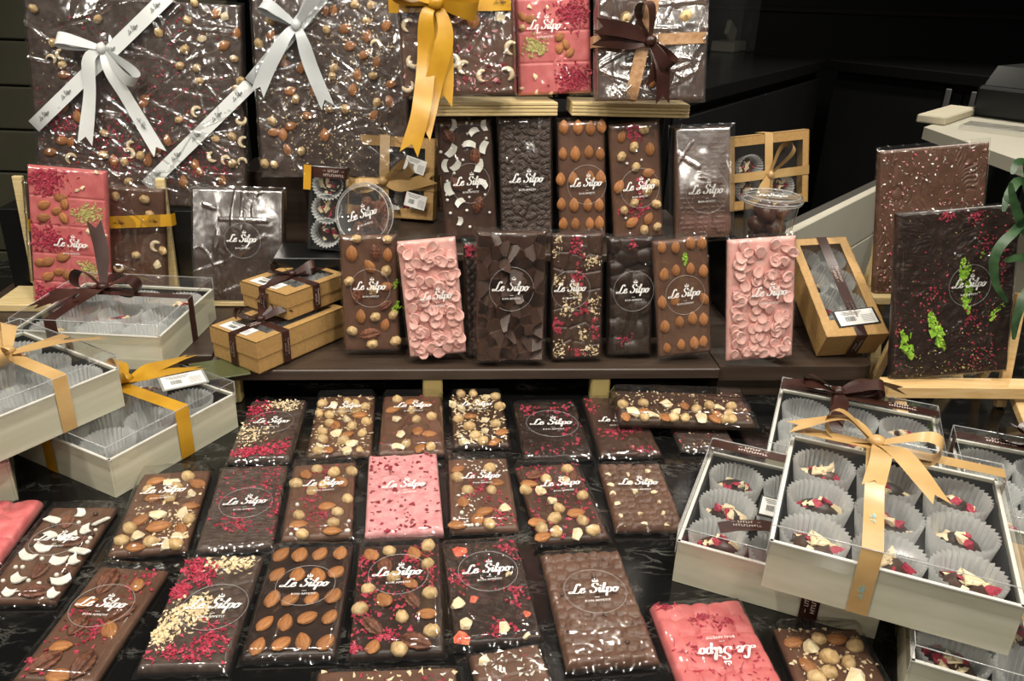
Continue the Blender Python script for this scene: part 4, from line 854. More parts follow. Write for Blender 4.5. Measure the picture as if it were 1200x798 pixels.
def easel(label, M, w, hgt, zl, lean, mat=PINE, ext=.0, legs=True, lt=.016, ldep=.03):
    """M: origin on the ground under the ledge front, x right, y away; zl height of the ledge top"""
    th = thing('wooden_easel', label, 'easel', M)
    MB().span((-w / 2, 0, zl - lt), (w / 2, ldep, zl), .0012).build('ledge', mat, th)
    for s in (-1, 1):
        dv = V((0, math.sin(R(lean)), math.cos(R(lean)))); a = V((s * (w / 2 - .03), ldep + .006, max(zl - .05, .002))); x = V((1, 0, 0)); n = x.cross(dv)
        MB().box((0, 0, hgt / 2), (.015, .009, hgt), .001).build('upright', mat, th, basis(a, x, -n, dv))
        if legs:
            f = V((s * (w / 2 - .022), -.016, .003)); t = V((s * (w / 2 - .03), ldep * .7, zl - lt)); d = (t - f).normalized(); y_ = d.cross(x).normalized()
            MB().box((0, 0, (t - f).length / 2), (.017, .012, (t - f).length), .001).build('front_leg', mat, th, basis(f, x, y_, d))
            f = V((s * (w / 2 - .03), .1, .002)); t = a + dv * hgt * .75; d = (t - f).normalized(); y_ = d.cross(x).normalized()
            MB().box((0, 0, (t - f).length / 2), (.012, .008, (t - f).length), .001).build('back_leg', mat, th, basis(f, x, y_, d))
    return th
pe = aty(25, 372, 1.2)
easel('light wooden stand holding the pink slab and the mustard-banded slab', T((pe.x + .115, 1.182, .0525)) @ Rz(4), .28, .19, max(pe.z - .0525, .012), 2, PLY, legs=False, lt=.012, ldep=.085)
stand('dark bark-textured slab in bright reflective wrap beside the kraft boxes', [(225, 218), (336, 218), (339, 355), (227, 356)], 0, y=1.235, base=(283, 356), lean=13, kind='bark', mat=MID, seed=68, name='chocolate_slab', cat='chocolate slab', logo=(.06, .06), ls=.3, film_h=.004, margin=(.003, .005), ring=True, wr=dict(amp=.0003, nr=12, ridge=.0016, wave=.004, wf=15, step=.002, rw=.003, puff=.012), wrapmat=GLINT)
pb = aty(283, 357, 1.235)
easel('small pale wooden stand behind the dark bark-textured slab', T((pb.x + .012, 1.225, .052)) @ Rz(4), .165, .085, max(pb.z - .052, .01), 9, PLY, legs=False, lt=.008, ldep=.03)

# ---- right hand slabs on easels
sb, Mb, Wb, Lb, zb = stand('reddish brown bark-textured slab dotted with pink and white crumbs', [(1022, 166), (1153, 168), (1149, 344), (1022, 340)], 0, y=1.19, base=(1080, 342), lean=8, kind='bark', mat=MILK, seed=71, name='chocolate_slab', cat='chocolate slab', logo=None, film_h=.004, margin=(.004, .006),
      crumbs=[('pink_crumbs', (ROSE, 190, .0022, ALLB, .001)), ('nut_crumbs', (COCO, 150, .002, ALLB, .001)), ('raspberry_crumbs', (RASP, 20, .003, ALLB, .001))])
pr = aty(1080, 342, 1.19)
easel('wooden stand holding the reddish bark-textured slab', T((pr.x, 1.165, .0)) @ Rz(5), .18, .14, pr.z, 8, PLY, legs=True, lt=.012, ldep=.045)
sd, Md, Wd, Ld, zd = stand('dark slab with bright green flakes and red crumbs on the pine easel', [(1043, 241), (1189, 243), (1181, 440), (1042, 441)], .0525, lean=9, yaw=3, kind='swirl', mat=DARK, seed=72, crop=(900, 150, 3.99), name='chocolate_slab', cat='chocolate slab', logo=(.1, .06), ls=.27, film_h=.005, margin=(.002, .003), wr=dict(amp=.0006, nr=18, ridge=.0022, step=.0018, rw=.0028, wave=.003, wf=14),
      tops='G1000,595,40,.7 G915,660,0,1.2 G920,690,30,1.2 G945,760,-20,1.3 G930,800,0,1 G650,1015,-18,1.7 G665,1050,-15,1 G770,900,-10,1 G790,960,-18,1.9 G810,1000,-25,1.3 G935,830,-10,1.2 G1065,870,30,1 G1090,840,40,.7 G1080,670,0,.5',
      crumbs=[('raspberry_crumbs', (RASP, 380, .0019, [(.25, .55, .06, .12), (.35, .5, .05, .12), (.75, .22, .06, .04), (.65, .05, .05, .02), (.4, .03, .03, .02), (.05, .7, .04, .12), (.75, .9, .12, .06), (.7, .65, .08, .1), (.9, .3, .03, .15)], .001)), ('pale_crumbs', (PISC, 90, .0016, [(.4, .92, .25, .05), (.5, .5, .3, .3)], .001))])
pd = atz(1042, 441, .0525)
easel('pine easel with chamfered ledge under the dark green-flaked slab', T((pd.x + .1, pd.y - .026, 0)) @ Rz(3), .225, .17, .0515, 9, PINE, legs=True, lt=.018, ldep=.032)

# ================================================================== boxes
def cup_mesh(r0, r1, h, n, name='paper_cup'):
    b = MB(); pr = [(r0 * .02, .0006), (r0, .0006), (r0 + (r1 - r0) * .5, h * .5), (r1, h)]; v = []; f = []; N = n * 2
    for j, (r, z) in enumerate(pr):
        a_ = (0, .02, .045, .06)[j]
        for i in range(N):
            a = 2 * PI * i / N; q = r * (1 + a_ * (1 if i % 2 else -1)); v.append((q * math.cos(a), q * math.sin(a), z + (.0008 if j == 3 and i % 2 else 0)))
    for j in range(len(pr) - 1):
        for i in range(N): k = (i + 1) % N; f.append([j * N + i, j * N + k, (j + 1) * N + k, (j + 1) * N + i])
    return mesh(name, v, f, PAPER, False)
CUP = cup_mesh(.0225, .0292, .04, 34); CUPS = cup_mesh(.018, .0225, .028, 28)
def bonbon_meshes(sd, mat, bits):
    g = random.Random(sd)
    dome = blob(14, 6, lambda a, t: (.0205 * math.sin(PI / 2 * (t * .96 + .04)) ** .8 * math.cos(a) * (1 + .06 * math.sin(3 * a + sd)), .0205 * math.sin(PI / 2 * (t * .96 + .04)) ** .8 * math.sin(a), .015 * math.cos(PI / 2 * t)), mat, 'bonbon_shell')
    b = MB(); c = MB()
    for k in range(14):
        a = g.uniform(0, 2 * PI); r = g.uniform(0, .016); z = .0135 * math.sqrt(max(0, 1 - (r / .02) ** 2)); s = g.uniform(.0024, .005)
        v, f = hull([(g.gauss(0, s), g.gauss(0, s), g.gauss(0, s * .6)) for _ in range(8)])
        (b if k % 3 else c).add(v, f, T((r * math.cos(a), r * math.sin(a), z + .001)))
    return dome, b.mesh('nut_bits', bits), c.mesh('berry_bits', RASP)
BON = [bonbon_meshes(i, DARK if i % 2 else MID, NUTC if i % 3 else CASH) for i in range(5)]
def fill(M, cells, lab, grp, cup=CUP, z=.0045, bon=True, bl=None, every=1):
    for k, (x, y) in enumerate(cells):
        g = random.Random(k * 3 + len(lab)); A = M @ T((x, y, z))
        c = link('paper_cup', cup, None, A @ Rz(g.uniform(0, 20))); tag(c, 'fluted white paper cup ' + lab, 'paper cup', 'paper cups ' + grp)
        if bon and k % every == 0:
            d, n, r = BON[g.randrange(5)]; s = 1.14 if cup is CUP else .8
            o = thing('bonbon', 'dark bonbon topped with nut bits ' + lab, 'bonbon', A @ T((0, 0, .0012 if cup is CUPS else .012)) @ Rz(g.uniform(0, 360)) @ Mx.Diagonal((s, s, s * 1.1, 1)), 'bonbons ' + grp)
            link('bonbon_shell', d, o); link('nut_bits', n, o); link('berry_bits', r, o)
def tray(th, w, d, h, wall=.0028):
    m = MB(); m.span((-w / 2, 0, 0), (w / 2, wall, h), .0006); m.span((-w / 2, d - wall, 0), (w / 2, d, h), .0006)
    m.span((-w / 2, wall, 0), (-w / 2 + wall, d - wall, h), .0006); m.span((w / 2 - wall, wall, 0), (w / 2, d - wall, h), .0006); m.span((-w / 2 + wall, wall, 0), (w / 2 - wall, d - wall, .002), 0)
    t = m.build('tray', CREAM, th)
    m = MB(); e = .0005
    for a, b in (((-w / 2, -e, h - .0009), (w / 2, wall, h + .0004)), ((-w / 2, d - wall, h - .0009), (w / 2, d + e, h + .0004)), ((-w / 2 - e, 0, h - .0009), (-w / 2 + wall, d, h + .0004)), ((w / 2 - wall, 0, h - .0009), (w / 2 + e, d, h + .0004))): m.span(a, b, 0)
    link('rim', m.mesh('rim', RIM), t)
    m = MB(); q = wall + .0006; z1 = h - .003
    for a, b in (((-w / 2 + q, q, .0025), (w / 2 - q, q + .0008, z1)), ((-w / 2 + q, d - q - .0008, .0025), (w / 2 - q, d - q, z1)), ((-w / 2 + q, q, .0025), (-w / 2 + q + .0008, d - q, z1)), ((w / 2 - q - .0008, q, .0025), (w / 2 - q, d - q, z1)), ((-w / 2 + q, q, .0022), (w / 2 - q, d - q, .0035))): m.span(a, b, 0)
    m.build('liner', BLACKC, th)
def shell(w, d, z0, z1, b=.0025):
    """open-bottomed clear lid with softened edges, local y from 0 to d"""
    x = w / 2; pts = [(-x, 0), (x, 0), (x, d), (-x, d)]; v = []; f = []
    ins = lambda p, k: (p[0] - math.copysign(k, p[0]), p[1] + (k if p[1] == 0 else -k))
    rings = [[(*p, z0) for p in pts], [(*p, z1 - b) for p in pts], [(*ins(p, b * .3), z1 - b * .3) for p in pts], [(*ins(p, b), z1) for p in pts]]
    for r in rings: v += r
    for j in range(3):
        for i in range(4): k = (i + 1) % 4; f.append([j * 4 + i, j * 4 + k, (j + 1) * 4 + k, (j + 1) * 4 + i])
    f.append([12, 13, 14, 15]); return v, f
def over(th, axis, pos, w, d, z0, zt, rw, mat, e=.0014):
    """ribbon band over the box along y at x=pos (axis 'y') or along x at y=pos (axis 'x')"""
    if axis == 'y': P = [(pos, -e, z0), (pos, -e, (z0 + zt) / 2), (pos, -e, zt - .001), (pos, 0, zt + .0008), (pos, d / 2, zt + .001), (pos, d, zt + .0008), (pos, d + e, zt - .001), (pos, d + e, z0)]; h = V((rw / 2, 0, 0))
    else: P = [(-w / 2 - e, pos, z0), (-w / 2 - e, pos, zt - .001), (-w / 2, pos, zt + .0008), (0, pos, zt + .001), (w / 2, pos, zt + .0008), (w / 2 + e, pos, zt - .001), (w / 2 + e, pos, z0)]; h = V((0, rw / 2, 0))
    return ribbon('ribbon_band', P, h, mat, th)
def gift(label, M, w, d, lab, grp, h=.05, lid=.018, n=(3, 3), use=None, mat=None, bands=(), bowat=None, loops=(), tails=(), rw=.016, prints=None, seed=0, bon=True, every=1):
    th = thing('gift_box', label, 'gift box', M, 'ivory boxes with clear lids'); tray(th, w, d, h)
    v, f = shell(w + .0016, d + .0016, h - .013, h + lid); link('clear_lid', mesh('clear_lid', v, f, PET, False), th, T((0, -.0008, 0)))
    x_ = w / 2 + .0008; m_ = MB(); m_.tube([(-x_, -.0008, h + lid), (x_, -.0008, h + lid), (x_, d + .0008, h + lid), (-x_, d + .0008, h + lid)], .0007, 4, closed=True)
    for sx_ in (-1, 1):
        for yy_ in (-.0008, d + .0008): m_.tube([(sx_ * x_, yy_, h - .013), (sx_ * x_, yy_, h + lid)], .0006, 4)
    link('lid_edge_highlights', m_.mesh('lid_edge_highlights', EDGE, True), [c_ for c_ in th.children if c_.name.startswith('clear_lid')][0])  # pale tubes imitate the bright highlight lines along the clear lid
    zt = h + lid + .0004
    for ax, p in bands:
        o = over(th, ax, p, w, d, .0012, zt, rw, mat)
        if prints == 'logo':
            if ax == 'y':
                name_print(LOGO_TURQ, o, p, d * .22, zt + .0022, 90, rw * .8)
                link('printed_name', LOGO_TURQ, o, T((p, -.0022, h * .5)) @ Rx(90) @ Rz(90) @ Mx.Diagonal((rw * .85,) * 3 + (1,)))
        elif prints == 'lines':
            if ax == 'x': letters(o, T((w * .28, p, zt + .0022)), rw * 1.9); letters(o, T((-w * .25, p, zt + .0022)), rw * 1.9)
            else: letters(o, T((p, -.0022, h * .55)) @ Rx(90) @ Rz(90), rw * 1.9)
    if bowat:
        bs = bow(th, (*bowat, zt + .003), mat, rw * 1.15, loops, [[(bowat[0] + x, bowat[1] + y, zt + z) for x, y, z in t] for t in tails], seed)
    cw, cd = (w - .01) / n[0], (d - .01) / n[1]
    cc = [(-w / 2 + .005 + (i + .5) * cw, .005 + (j + .5) * cd) for j in range(n[1]) for i in range(n[0]) if use is None or (i, j) in use]
    s = min(cw, cd) / .0575
    fill(M, cc, lab, grp, CUP if s > .95 else CUPS, bon=bon, every=every)
    return th, zt
def corner(px, z, yaw, w, d, which, drop=0):
    """box matrix (origin: middle of its near bottom edge) from one photographed corner at height z"""
    p = atz(*px, z); r = Rz(yaw); ox = {'L': w / 2, 'R': -w / 2}[which[1]]; oy = {'N': 0, 'B': -d}[which[0]]
    o = p + (r @ V((ox, oy, 0))); o.z = z - drop
    return T(o) @ r
w_, d_ = .192, .186
gift('ivory box with chocolate brown ribbon strip, lying under the gold-bowed box', corner((794, 634), .05, -22, w_, d_, 'NL', .05), w_, d_, 'in the ivory box under the gold-bowed box', 'in the low brown-ribboned box', use={(0, 0), (0, 1), (0, 2), (1, 0), (1, 1), (1, 2)}, mat=BROWNR, bands=(('x', d_ * .93), ('y', .035)), rw=.017, prints='lines', every=2)
Ml = corner((794, 634), .05, -22, w_, d_, 'NL', .05)
gb = bpy.data.objects['gift_box']
price_label(gb, T((-.012, .07, .0695)) @ Rx(0), .03, .032, pm('dark_label_card', (.02, .016, .008), rough=.5))
o = ribbon('ribbon_tail', [(-.06, .012, .0695), (-.045, .022, .0705), (-.02, .034, .0705), (.01, .036, .0705), (.03, .03, .07)], V((.003, -.0085, 0)), BROWNR, gb); letters(o, T((-.035, .027, .0722)) @ Rz(20), .028)
Mr = corner((918, 442), .068, -21, w_, d_, 'BL', .068)
gift('ivory box with a brown satin bow, behind the gold-bowed box', Mr, w_, d_, 'in the brown-bowed box behind the gold one', 'in the rear brown-bowed box', mat=BROWNR, bands=(('x', d_ * .86), ('y', -.025)), bowat=(-.025, d_ * .86), rw=.017, prints='lines', every=4,
     loops=((175, .045, 20, .2), (12, .055, 25, .26)), tails=(((.03, .02, .02), (.07, .03, .012)), ((.004, -.03, .008), (.0, -.075, .003)), ((-.03, -.004, .012), (-.06, .0, .008))), seed=5)
gift('ivory box with brown bow next to the pine easel leg', corner((1114, 513), .05, -20, w_, d_, 'BL', .05), w_, d_, 'in the ivory box by the pine easel leg', 'in the box by the easel leg', mat=BROWNR, bands=(('x', d_ * .86), ('y', -.005)), bowat=(-.005, d_ * .86), rw=.017, prints='lines', every=4, use={(0, 0), (0, 1), (0, 2), (1, 0), (1, 1), (1, 2), (2, 2)},
     loops=((170, .05, 30, .25), (5, .05, 25, .25)), tails=(((-.02, .01, .02), (.0, .03, .02)), ((.004, -.03, .008), (.01, -.08, .003))), seed=6)
gift('ivory box with gold ribbon beneath the front corner of the gold-bowed box', corner((1068, 774), .05, -22, w_, d_, 'NL', .05), w_, d_, 'in the ivory box beneath the gold-bowed box corner', 'in the lowest gold-ribboned box', mat=GOLDR, bands=(('y', -.003), ('x', d_ * .5)), bowat=(-.003, d_ * .5), rw=.017, prints='logo', use={(0, 0), (0, 1), (1, 0), (1, 1), (2, 1), (2, 0), (1, 2), (2, 2)}, every=2,
     loops=((60, .03, 30, .2), (-15, .045, 25, .25)), tails=(((.03, -.02, .01), (.06, -.05, .004)),), seed=7)
Mm, wm, dm = Plane(V((0, 0, .1195))).fit([(932, 520), (1177, 555), (1184, 700), (897, 639)]); Mm = Mm @ T((0, 0, -.05))
gift('ivory box with gold satin bow and nine bonbons on top of the stack', Mm, wm, dm, 'in the gold-bowed box on the stack', 'in the top gold-bowed box', mat=GOLDR, bands=(('x', dm * .9), ('y', -.018)), bowat=(-.018, dm * .9), rw=.017, prints='logo',
     loops=((168, .05, 15, .32), (-8, .058, 12, .3)), tails=(((-.03, .01, .02), (-.075, .0, .006)), ((.02, -.03, .014), (.05, -.075, .004)), ((.004, -.03, .01), (.0, -.07, .002))), seed=8)
# left hand boxes
wy_, dy_ = .178, .188
My_ = corner((136, 584), 0, -27.3, wy_, dy_, 'NR')
gift('ivory box with mustard yellow ribbon lying flat beside the mixed nut bar', My_, wy_, dy_, 'in the ivory box with mustard ribbon', 'in the mustard-ribboned box', n=(2, 3), mat=YELR, bands=(('x', dy_ * .55), ('y', -.02)), bowat=(-.02, dy_ * .6), rw=.02, every=2,
     loops=((160, .03, 35, .3), (-60, .022, 30, .3)), tails=(((.012, .03, .012), (.012, .085, .006)), ((.02, .02, .01), (.045, .07, .004))), seed=9)
gy = [o for o in col.objects if o.name.startswith('gift_box')][-1]
price_label(gy, T((.042, .15, .074)) @ Rz(60) @ Rx(5), .05, .03, pm('clear_tag', (.3, .3, .28), rough=.3))
gift('ivory box with gold ribbon stacked on the corner of the mustard-ribboned box', corner((139, 432), .1195, -30, w_, d_, 'BR', .05), w_, d_, 'in the gold-ribboned box stacked on the mustard-ribboned one', 'in the stacked gold-ribboned box', mat=GOLDR, bands=(('y', .0), ('x', d_ * .62)), bowat=(0, d_ * .62), rw=.017, prints='logo', every=3, use={(2, 0), (2, 1), (2, 2), (1, 2), (1, 1), (0, 2)},
     loops=((150, .05, 25, .25), (-40, .045, 25, .25)), tails=(((.03, .03, .012), (.05, .08, .006)), ((-.04, .01, .012), (-.08, .03, .006))), seed=10)
gg = [o for o in col.objects if o.name.startswith('gift_box')][-1]
price_label(gg, T((.012, .07, .0695)) @ Rz(90), .03, .022, BLACKC)
gift('plain ivory box end showing below the stacked gold-ribboned box', corner((22, 586), 0, -57, .115, .15, 'BR'), .115, .15, 'in the ivory box below the stacked box', 'in the lowest corner box', n=(2, 2), use=set(), bon=False)
Mbb = corner((193, 435), .0525, -2, .2, .186, 'NR')
gift('ivory box with dark brown bow in front of the pink slab of squares', Mbb, .2, .186, 'in the ivory box in front of the pink slab', 'in the dark-brown-bowed box', mat=BROWNR, bands=(('x', .186 * .55), ('y', -.045)), bowat=(-.03, .186 * .6), rw=.017, every=4,
     loops=((165, .05, 30, .28), (-12, .06, 20, .26)), tails=(((-.004, .02, .05), (-.012, .03, .085)), ((.0, -.03, .01), (-.008, -.05, .004)), ((-.03, -.03, .008), (-.055, -.07, .003))), seed=11)

def kraft(label, M, w, d, h, win, lab, grp, bands=(), rw=.013, mat=BROWNR, bowat=None, loops=(), tails=(), seed=0, n=(2, 4), use=None, prints=None, cups=True, bar=False):
    th = thing('kraft_box', label, 'kraft box', M, 'kraft boxes with windows'); z0 = h * .48; t = .0012
    x0, y0, x1, y1 = win
    def frame(mb, w, d, za, zb, oy=0):
        mb.span((-w / 2, oy, za), (w / 2, oy + t, zb), 0); mb.span((-w / 2, oy + d - t, za), (w / 2, oy + d, zb), 0); mb.span((-w / 2, oy + t, za), (-w / 2 + t, oy + d - t, zb), 0); mb.span((w / 2 - t, oy + t, za), (w / 2, oy + d - t, zb), 0)
    m = MB(); frame(m, w - .003, d - .003, 0, h - .003, .0015); m.span((-w / 2 + .0015, .0015, 0), (w / 2 - .0015, d - .0015, t), 0); m.build('box_base', KRAFT, th)
    m = MB(); frame(m, w, d, z0, h); xs = w / 2
    m.span((-xs, 0, h - t), (xs, y0, h), 0); m.span((-xs, y1, h - t), (xs, d, h), 0); m.span((-xs, y0, h - t), (x0, y1, h), 0); m.span((x1, y0, h - t), (xs, y1, h), 0)
    if bar: m.span((bar - .006, y0, h - t), (bar + .006, y1, h), 0)
    l = m.build('box_lid', KRAFT, th)
    link('window_film', mesh('window_film', [(x0, y0, 0), (x1, y0, 0), (x1, y1, 0), (x0, y1, 0)], [[0, 1, 2, 3]], PET, False), l, T((0, 0, h - .0009)))
    MB().span((-w / 2 + .003, .003, .0014), (w / 2 - .003, d - .003, .0024), 0).build('liner', BLACKC, th)
    for ax, p in bands:
        o = over(th, ax, p, w, d, .001, h + .0004, rw, mat)
        if prints: letters(o, (T((p, d * .25, h + .0026)) @ Rz(90)) if ax == 'y' else T((w / 2 + .0025, p, h * .55)) @ Rz(90) @ Rx(90) @ Rz(90), rw * 1.9)
        if prints and ax == 'y': letters(o, T((p, -.0022, h * .55)) @ Rx(90) @ Rz(90), rw * 1.7); letters(o, T((p, d * .6, h + .0026)) @ Rz(90), rw * 1.9)
    if bowat: bow(th, (*bowat, h + .004), mat, rw * 1.2, loops, [[(bowat[0] + x, bowat[1] + y, h + z) for x, y, z in q] for q in tails], seed)
    if cups:
        cw, cd = (w - .01) / n[0], (d - .01) / n[1]
        cc = [(-w / 2 + .005 + (i + .5) * cw, .005 + (j + .5) * cd) for j in range(n[1]) for i in range(n[0]) if use is None or (i, j) in use]
        fill(M, cc, lab, grp, CUPS, z=.0026, every=2)
    return th
hk = .047; wk, dk = .096, .165
wn = (-wk / 2 + .016, .03, wk / 2 - .014, dk - .012)
Mk1 = corner((300, 402), .0555 + hk, -33, wk, dk, 'NR', hk)
card = MB().box((0, 0, .0011), (.075, .06, .0022), .0004).build('gift_card', pm('olive_card', (.075, .085, .035), rough=.35), None, T(atz(257, 433, .053)) @ Rz(25))
card.location.z = .0525; tag(card, 'olive green card poking out under the lower kraft box', 'card')
K1 = kraft('kraft box tied with a dark brown bow, lowest of its stack on the shelf', Mk1, wk, dk, hk, wn, 'in the lower stacked kraft box', 'in the lower stacked kraft box', bands=(('y', .0), ('x', dk * .3)), bowat=(0, dk * .3), prints=1, seed=12,
      loops=((215, .035, 35, .3), (60, .045, 40, .35), (100, .035, 50, .3)), tails=(((-.03, .03, .02), (-.055, .04, .022)),))
price_label(K1, T((-.008, .018, hk + .0008)), .055, .022)
Mk2 = corner((281, 329), .0555 + 1.8 * hk + .0045, -33, wk, .118, 'NL', hk * .8)
K2 = kraft('kraft box with a dark brown bow stacked on top of another kraft box', Mk2, wk, .118, hk * .8, (wn[0], wn[1], wn[2], .108), 'in the upper stacked kraft box', 'in the upper stacked kraft box', bands=(('y', .0), ('x', .055)), bowat=(0, .055), prints=1, n=(2, 3), seed=13,
      loops=((200, .03, 35, .3), (60, .035, 40, .35)), tails=(((.0, -.035, .004), (.005, -.06, -.01)),), use={(0, 1), (1, 1), (0, 2), (1, 2)})
price_label(K2, T((-.008, .018, hk * .8 + .0008)), .055, .022)
PK = Plane(atz(958, 425, .0525) + V((0, 0, .045)), 0, 60)
Mk3, w3, d3 = PK.fit([(926, 283), (989, 280), (1043, 393), (966, 399)])
Mk3 = Mk3 @ T((0, 0, -.05))
low = min((Mk3 @ V((x, y, 0))).z for x in (-w3 / 2, w3 / 2) for y in (0, d3)); Mk3 = T((0, 0, .0535 - low)) @ Mk3
K3 = kraft('kraft window box propped up at a slant beside the petal bar, with brown ribbon', Mk3, w3, d3, .05, (-w3 / 2 + .014, .03, w3 / 2 - .014, d3 - .014), 'in the slanted kraft window box', 'in the slanted kraft window box', bands=(('y', .006),), prints=1, rw=.016, n=(2, 4))
price_label(K3, T((.008, .032, .0515)) @ Rz(4), .058, .026, BLACKC)
prp = MB(); pp = Mk3 @ V((0, d3 * .8, 0)); prp.span((-.035, -.02, 0), (.035, .02, pp.z - .054 - .012), .001)
tag(prp.build('prop_block', SHELF, None, T((pp.x + .005, pp.y - .0, .0525))), 'brown block propping up the slanted kraft box', 'block')
def upright(q, base, z, yaw, lean, th):
    P = Plane(atz(*base, z), yaw, lean); M, w, d = P.fit(q); M = M @ T((0, 0, -th))
    low = min((M @ V((x, 0, zz))).z for x in (-w / 2, w / 2) for zz in (0, th)); return T((0, 0, z - low)) @ M, w, d
M4, w4, d4 = upright([(397, 151), (508, 164), (509, 262), (398, 244)], (505, 263), Z2 + .0005, -8, 10, .035)
K4 = kraft('kraft window box standing upright with gold bow behind the round jar', M4, w4, d4, .035, (-w4 / 2 + .016, .016, w4 / 2 - .016, d4 - .016), 'in the upright kraft box with gold bow', 'in the upright gold-bowed kraft box', bands=(('y', -.003), ('x', d4 * .42)), mat=GOLDR, rw=.016, bowat=(-.003, d4 * .45), n=(3, 3), cups=False,
      loops=((195, .045, 35, .2), (30, .055, 40, .28)), tails=(((.03, -.005, .014), (.075, .008, .008)), ((-.025, -.01, .012), (-.05, -.008, .006))), seed=14)
for x, y, r in ((.052, .03, -12), (.05, .085, -15)): price_label(K4, T((x, y, .0475)) @ Rz(r), .034, .022)
fill(M4, [(-.035, .075), (.0, .08), (.035, .03)], 'in the upright kraft box with gold bow', 'in the upright gold-bowed kraft box', CUPS, z=.003)
M5_, w5_, d5_ = upright([(852, 163), (950, 147), (946, 235), (853, 247)], (850, 252), Z2 + .0005, 14, 8, .035)
kraft('kraft window box standing at the end of the upper row with pale gold bow', M5_, w5_, d5_, .035, (-w5_ / 2 + .014, .016, w5_ / 2 - .012, d5_ - .016), 'in the kraft box at the row end', 'in the row-end kraft box', bands=(('y', .0), ('x', d5_ * .45)), mat=GOLDR, rw=.015, bowat=(.0, d5_ * .45), cups=False,
      loops=((55, .06, 35, .22),), tails=(((-.02, -.02, .02), (-.035, -.045, .02)),), seed=15)
fill(M5_, [(-.03, .03), (.03, .03), (-.03, .07)], 'in the kraft box at the row end', 'in the row-end kraft box', CUPS, z=.003)
# clear-fronted black box standing behind the jar
M6, w6, d6 = upright([(367, 199), (406, 200), (402, 296), (357, 296)], (360, 297), .1605, 3, 9, .03)
cb = thing('clear_front_box', 'black tray box with clear front standing behind the round jar', 'gift box', M6)
m = MB(); m.span((-w6 / 2, 0, 0), (w6 / 2, d6, .002), 0)
for a, b in (((-w6 / 2, 0, 0), (w6 / 2, .0015, .014)), ((-w6 / 2, d6 - .0015, 0), (w6 / 2, d6, .014)), ((-w6 / 2, 0, 0), (-w6 / 2 + .0015, d6, .014)), ((w6 / 2 - .0015, 0, 0), (w6 / 2, d6, .014))): m.span(a, b, 0)
m.build('tray', BLACKC, cb); v, f = shell(w6 + .001, d6 + .001, .004, .032); link('clear_lid', mesh('clear_lid', v, f, PET, False), cb, T((0, -.0005, 0)))
o = over(cb, 'x', d6 * .93, w6, d6, .001, .033, .016, BROWNR); letters(o, T((.01, d6 * .93, .035)), .03)
MB().box((-w6 / 2 - .002, d6 * .86, .036), (.011, .036, .001), 0).build('gold_tag', YELR, cb)
fill(M6, [(-w6 / 2 + .027, .026 + k * .036) for k in range(3)], 'in the black box with clear front', 'in the clear-fronted box', CUPS, z=.0024)
# ---- plastic pots
def pot(label, M, r, h, grp, n, axis_fill):
    th = thing('plastic_pot', label, 'pot', M)
    m = MB(); m.lathe([(r * .02, .0008), (r * .72, .0008), (r * .76, .004), (r * .96, h * .92), (r * 1.0, h * .93), (r * 1.0, h * .96)], 32); m.build('pot_body', JARP, th, smooth=True)
    l = MB().lathe([(r * 1.04, h * .92), (r * 1.06, h * .93), (r * 1.07, h), (r * 1.03, h * 1.05), (r * .95, h * 1.06), (r * .93, h * 1.03), (r * .02, h * 1.03)], 40).build('pot_lid', JARP, th, smooth=True)
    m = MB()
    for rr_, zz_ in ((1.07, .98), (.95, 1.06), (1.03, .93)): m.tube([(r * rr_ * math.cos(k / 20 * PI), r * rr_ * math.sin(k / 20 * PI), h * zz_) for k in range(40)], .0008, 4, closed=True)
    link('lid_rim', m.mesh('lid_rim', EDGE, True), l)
    s = r * 1.1; link('printed_logo', LOGO_MESH, l, T((0, 0, h * 1.045)) @ Rz(axis_fill) @ Mx.Diagonal((s, s, s, 1)))
    return th
def pecans(M, spots, lab, grp, glaze=False):
    g = random.Random(4)
    me = TOP['P'][1][0]
    if glaze:
        me = blob(14, 8, lambda a, t: (.0165 * math.sin(PI * t) * math.cos(a) * (1 + .05 * math.cos(5 * a)), .0165 * math.sin(PI * t) * math.sin(a), -.013 * math.cos(PI * t)), pm('cocoa_glaze', (.05, .02, .014), (.09, .035, .02), 120, .3, .3, 200), 'praline')
    for x, y, z, s in spots:
        o = link('praline' if glaze else 'pecan', me, None, M @ T((x, y, z)) @ Rz(g.uniform(0, 360)) @ Rx(g.uniform(-50, 50)) @ Mx.Diagonal((s, s, s, 1)))
        tag(o, lab, 'praline' if glaze else 'pecan', grp)
pj = aty(426, 244, 1.15); ax = (V((-.28, -.9, .3))).normalized(); xj = V((0, 0, 1)).cross(ax).normalized(); yj = ax.cross(xj)
rj = .043; hj = .062; MJ = basis(pj - ax * hj, xj, yj, ax)
low = min((MJ @ V((rj * 1.07 * math.cos(a / 8 * PI), rj * 1.07 * math.sin(a / 8 * PI), hj))).z for a in range(16)); MJ = T((0, 0, Z2 + .001 - low)) @ MJ
pot('clear round jar of pecans lying on its side with white logo on the lid', MJ, rj, hj, 'jar', 0, 22)
gq = random.Random(9)
pecans(MJ, [(rr * math.cos(a), rr * math.sin(a), zz, 1.25) for k, zz in enumerate((.01, .023, .036, .05)) for rr, a in [(.013 + (q_ % 2) * .01, q_ * 1.25 + k) for q_ in range(5)]], 'pecan half inside the round jar lying on its side', 'pecans in the round jar')
pc = aty(898, 275, 1.2); MC = T((pc.x, 1.2, Z2 + .0005))
pot('clear plastic pot of glazed pralines standing beside the calendar-embossed bar', MC, .042, .078, 'pot', 0, 0)
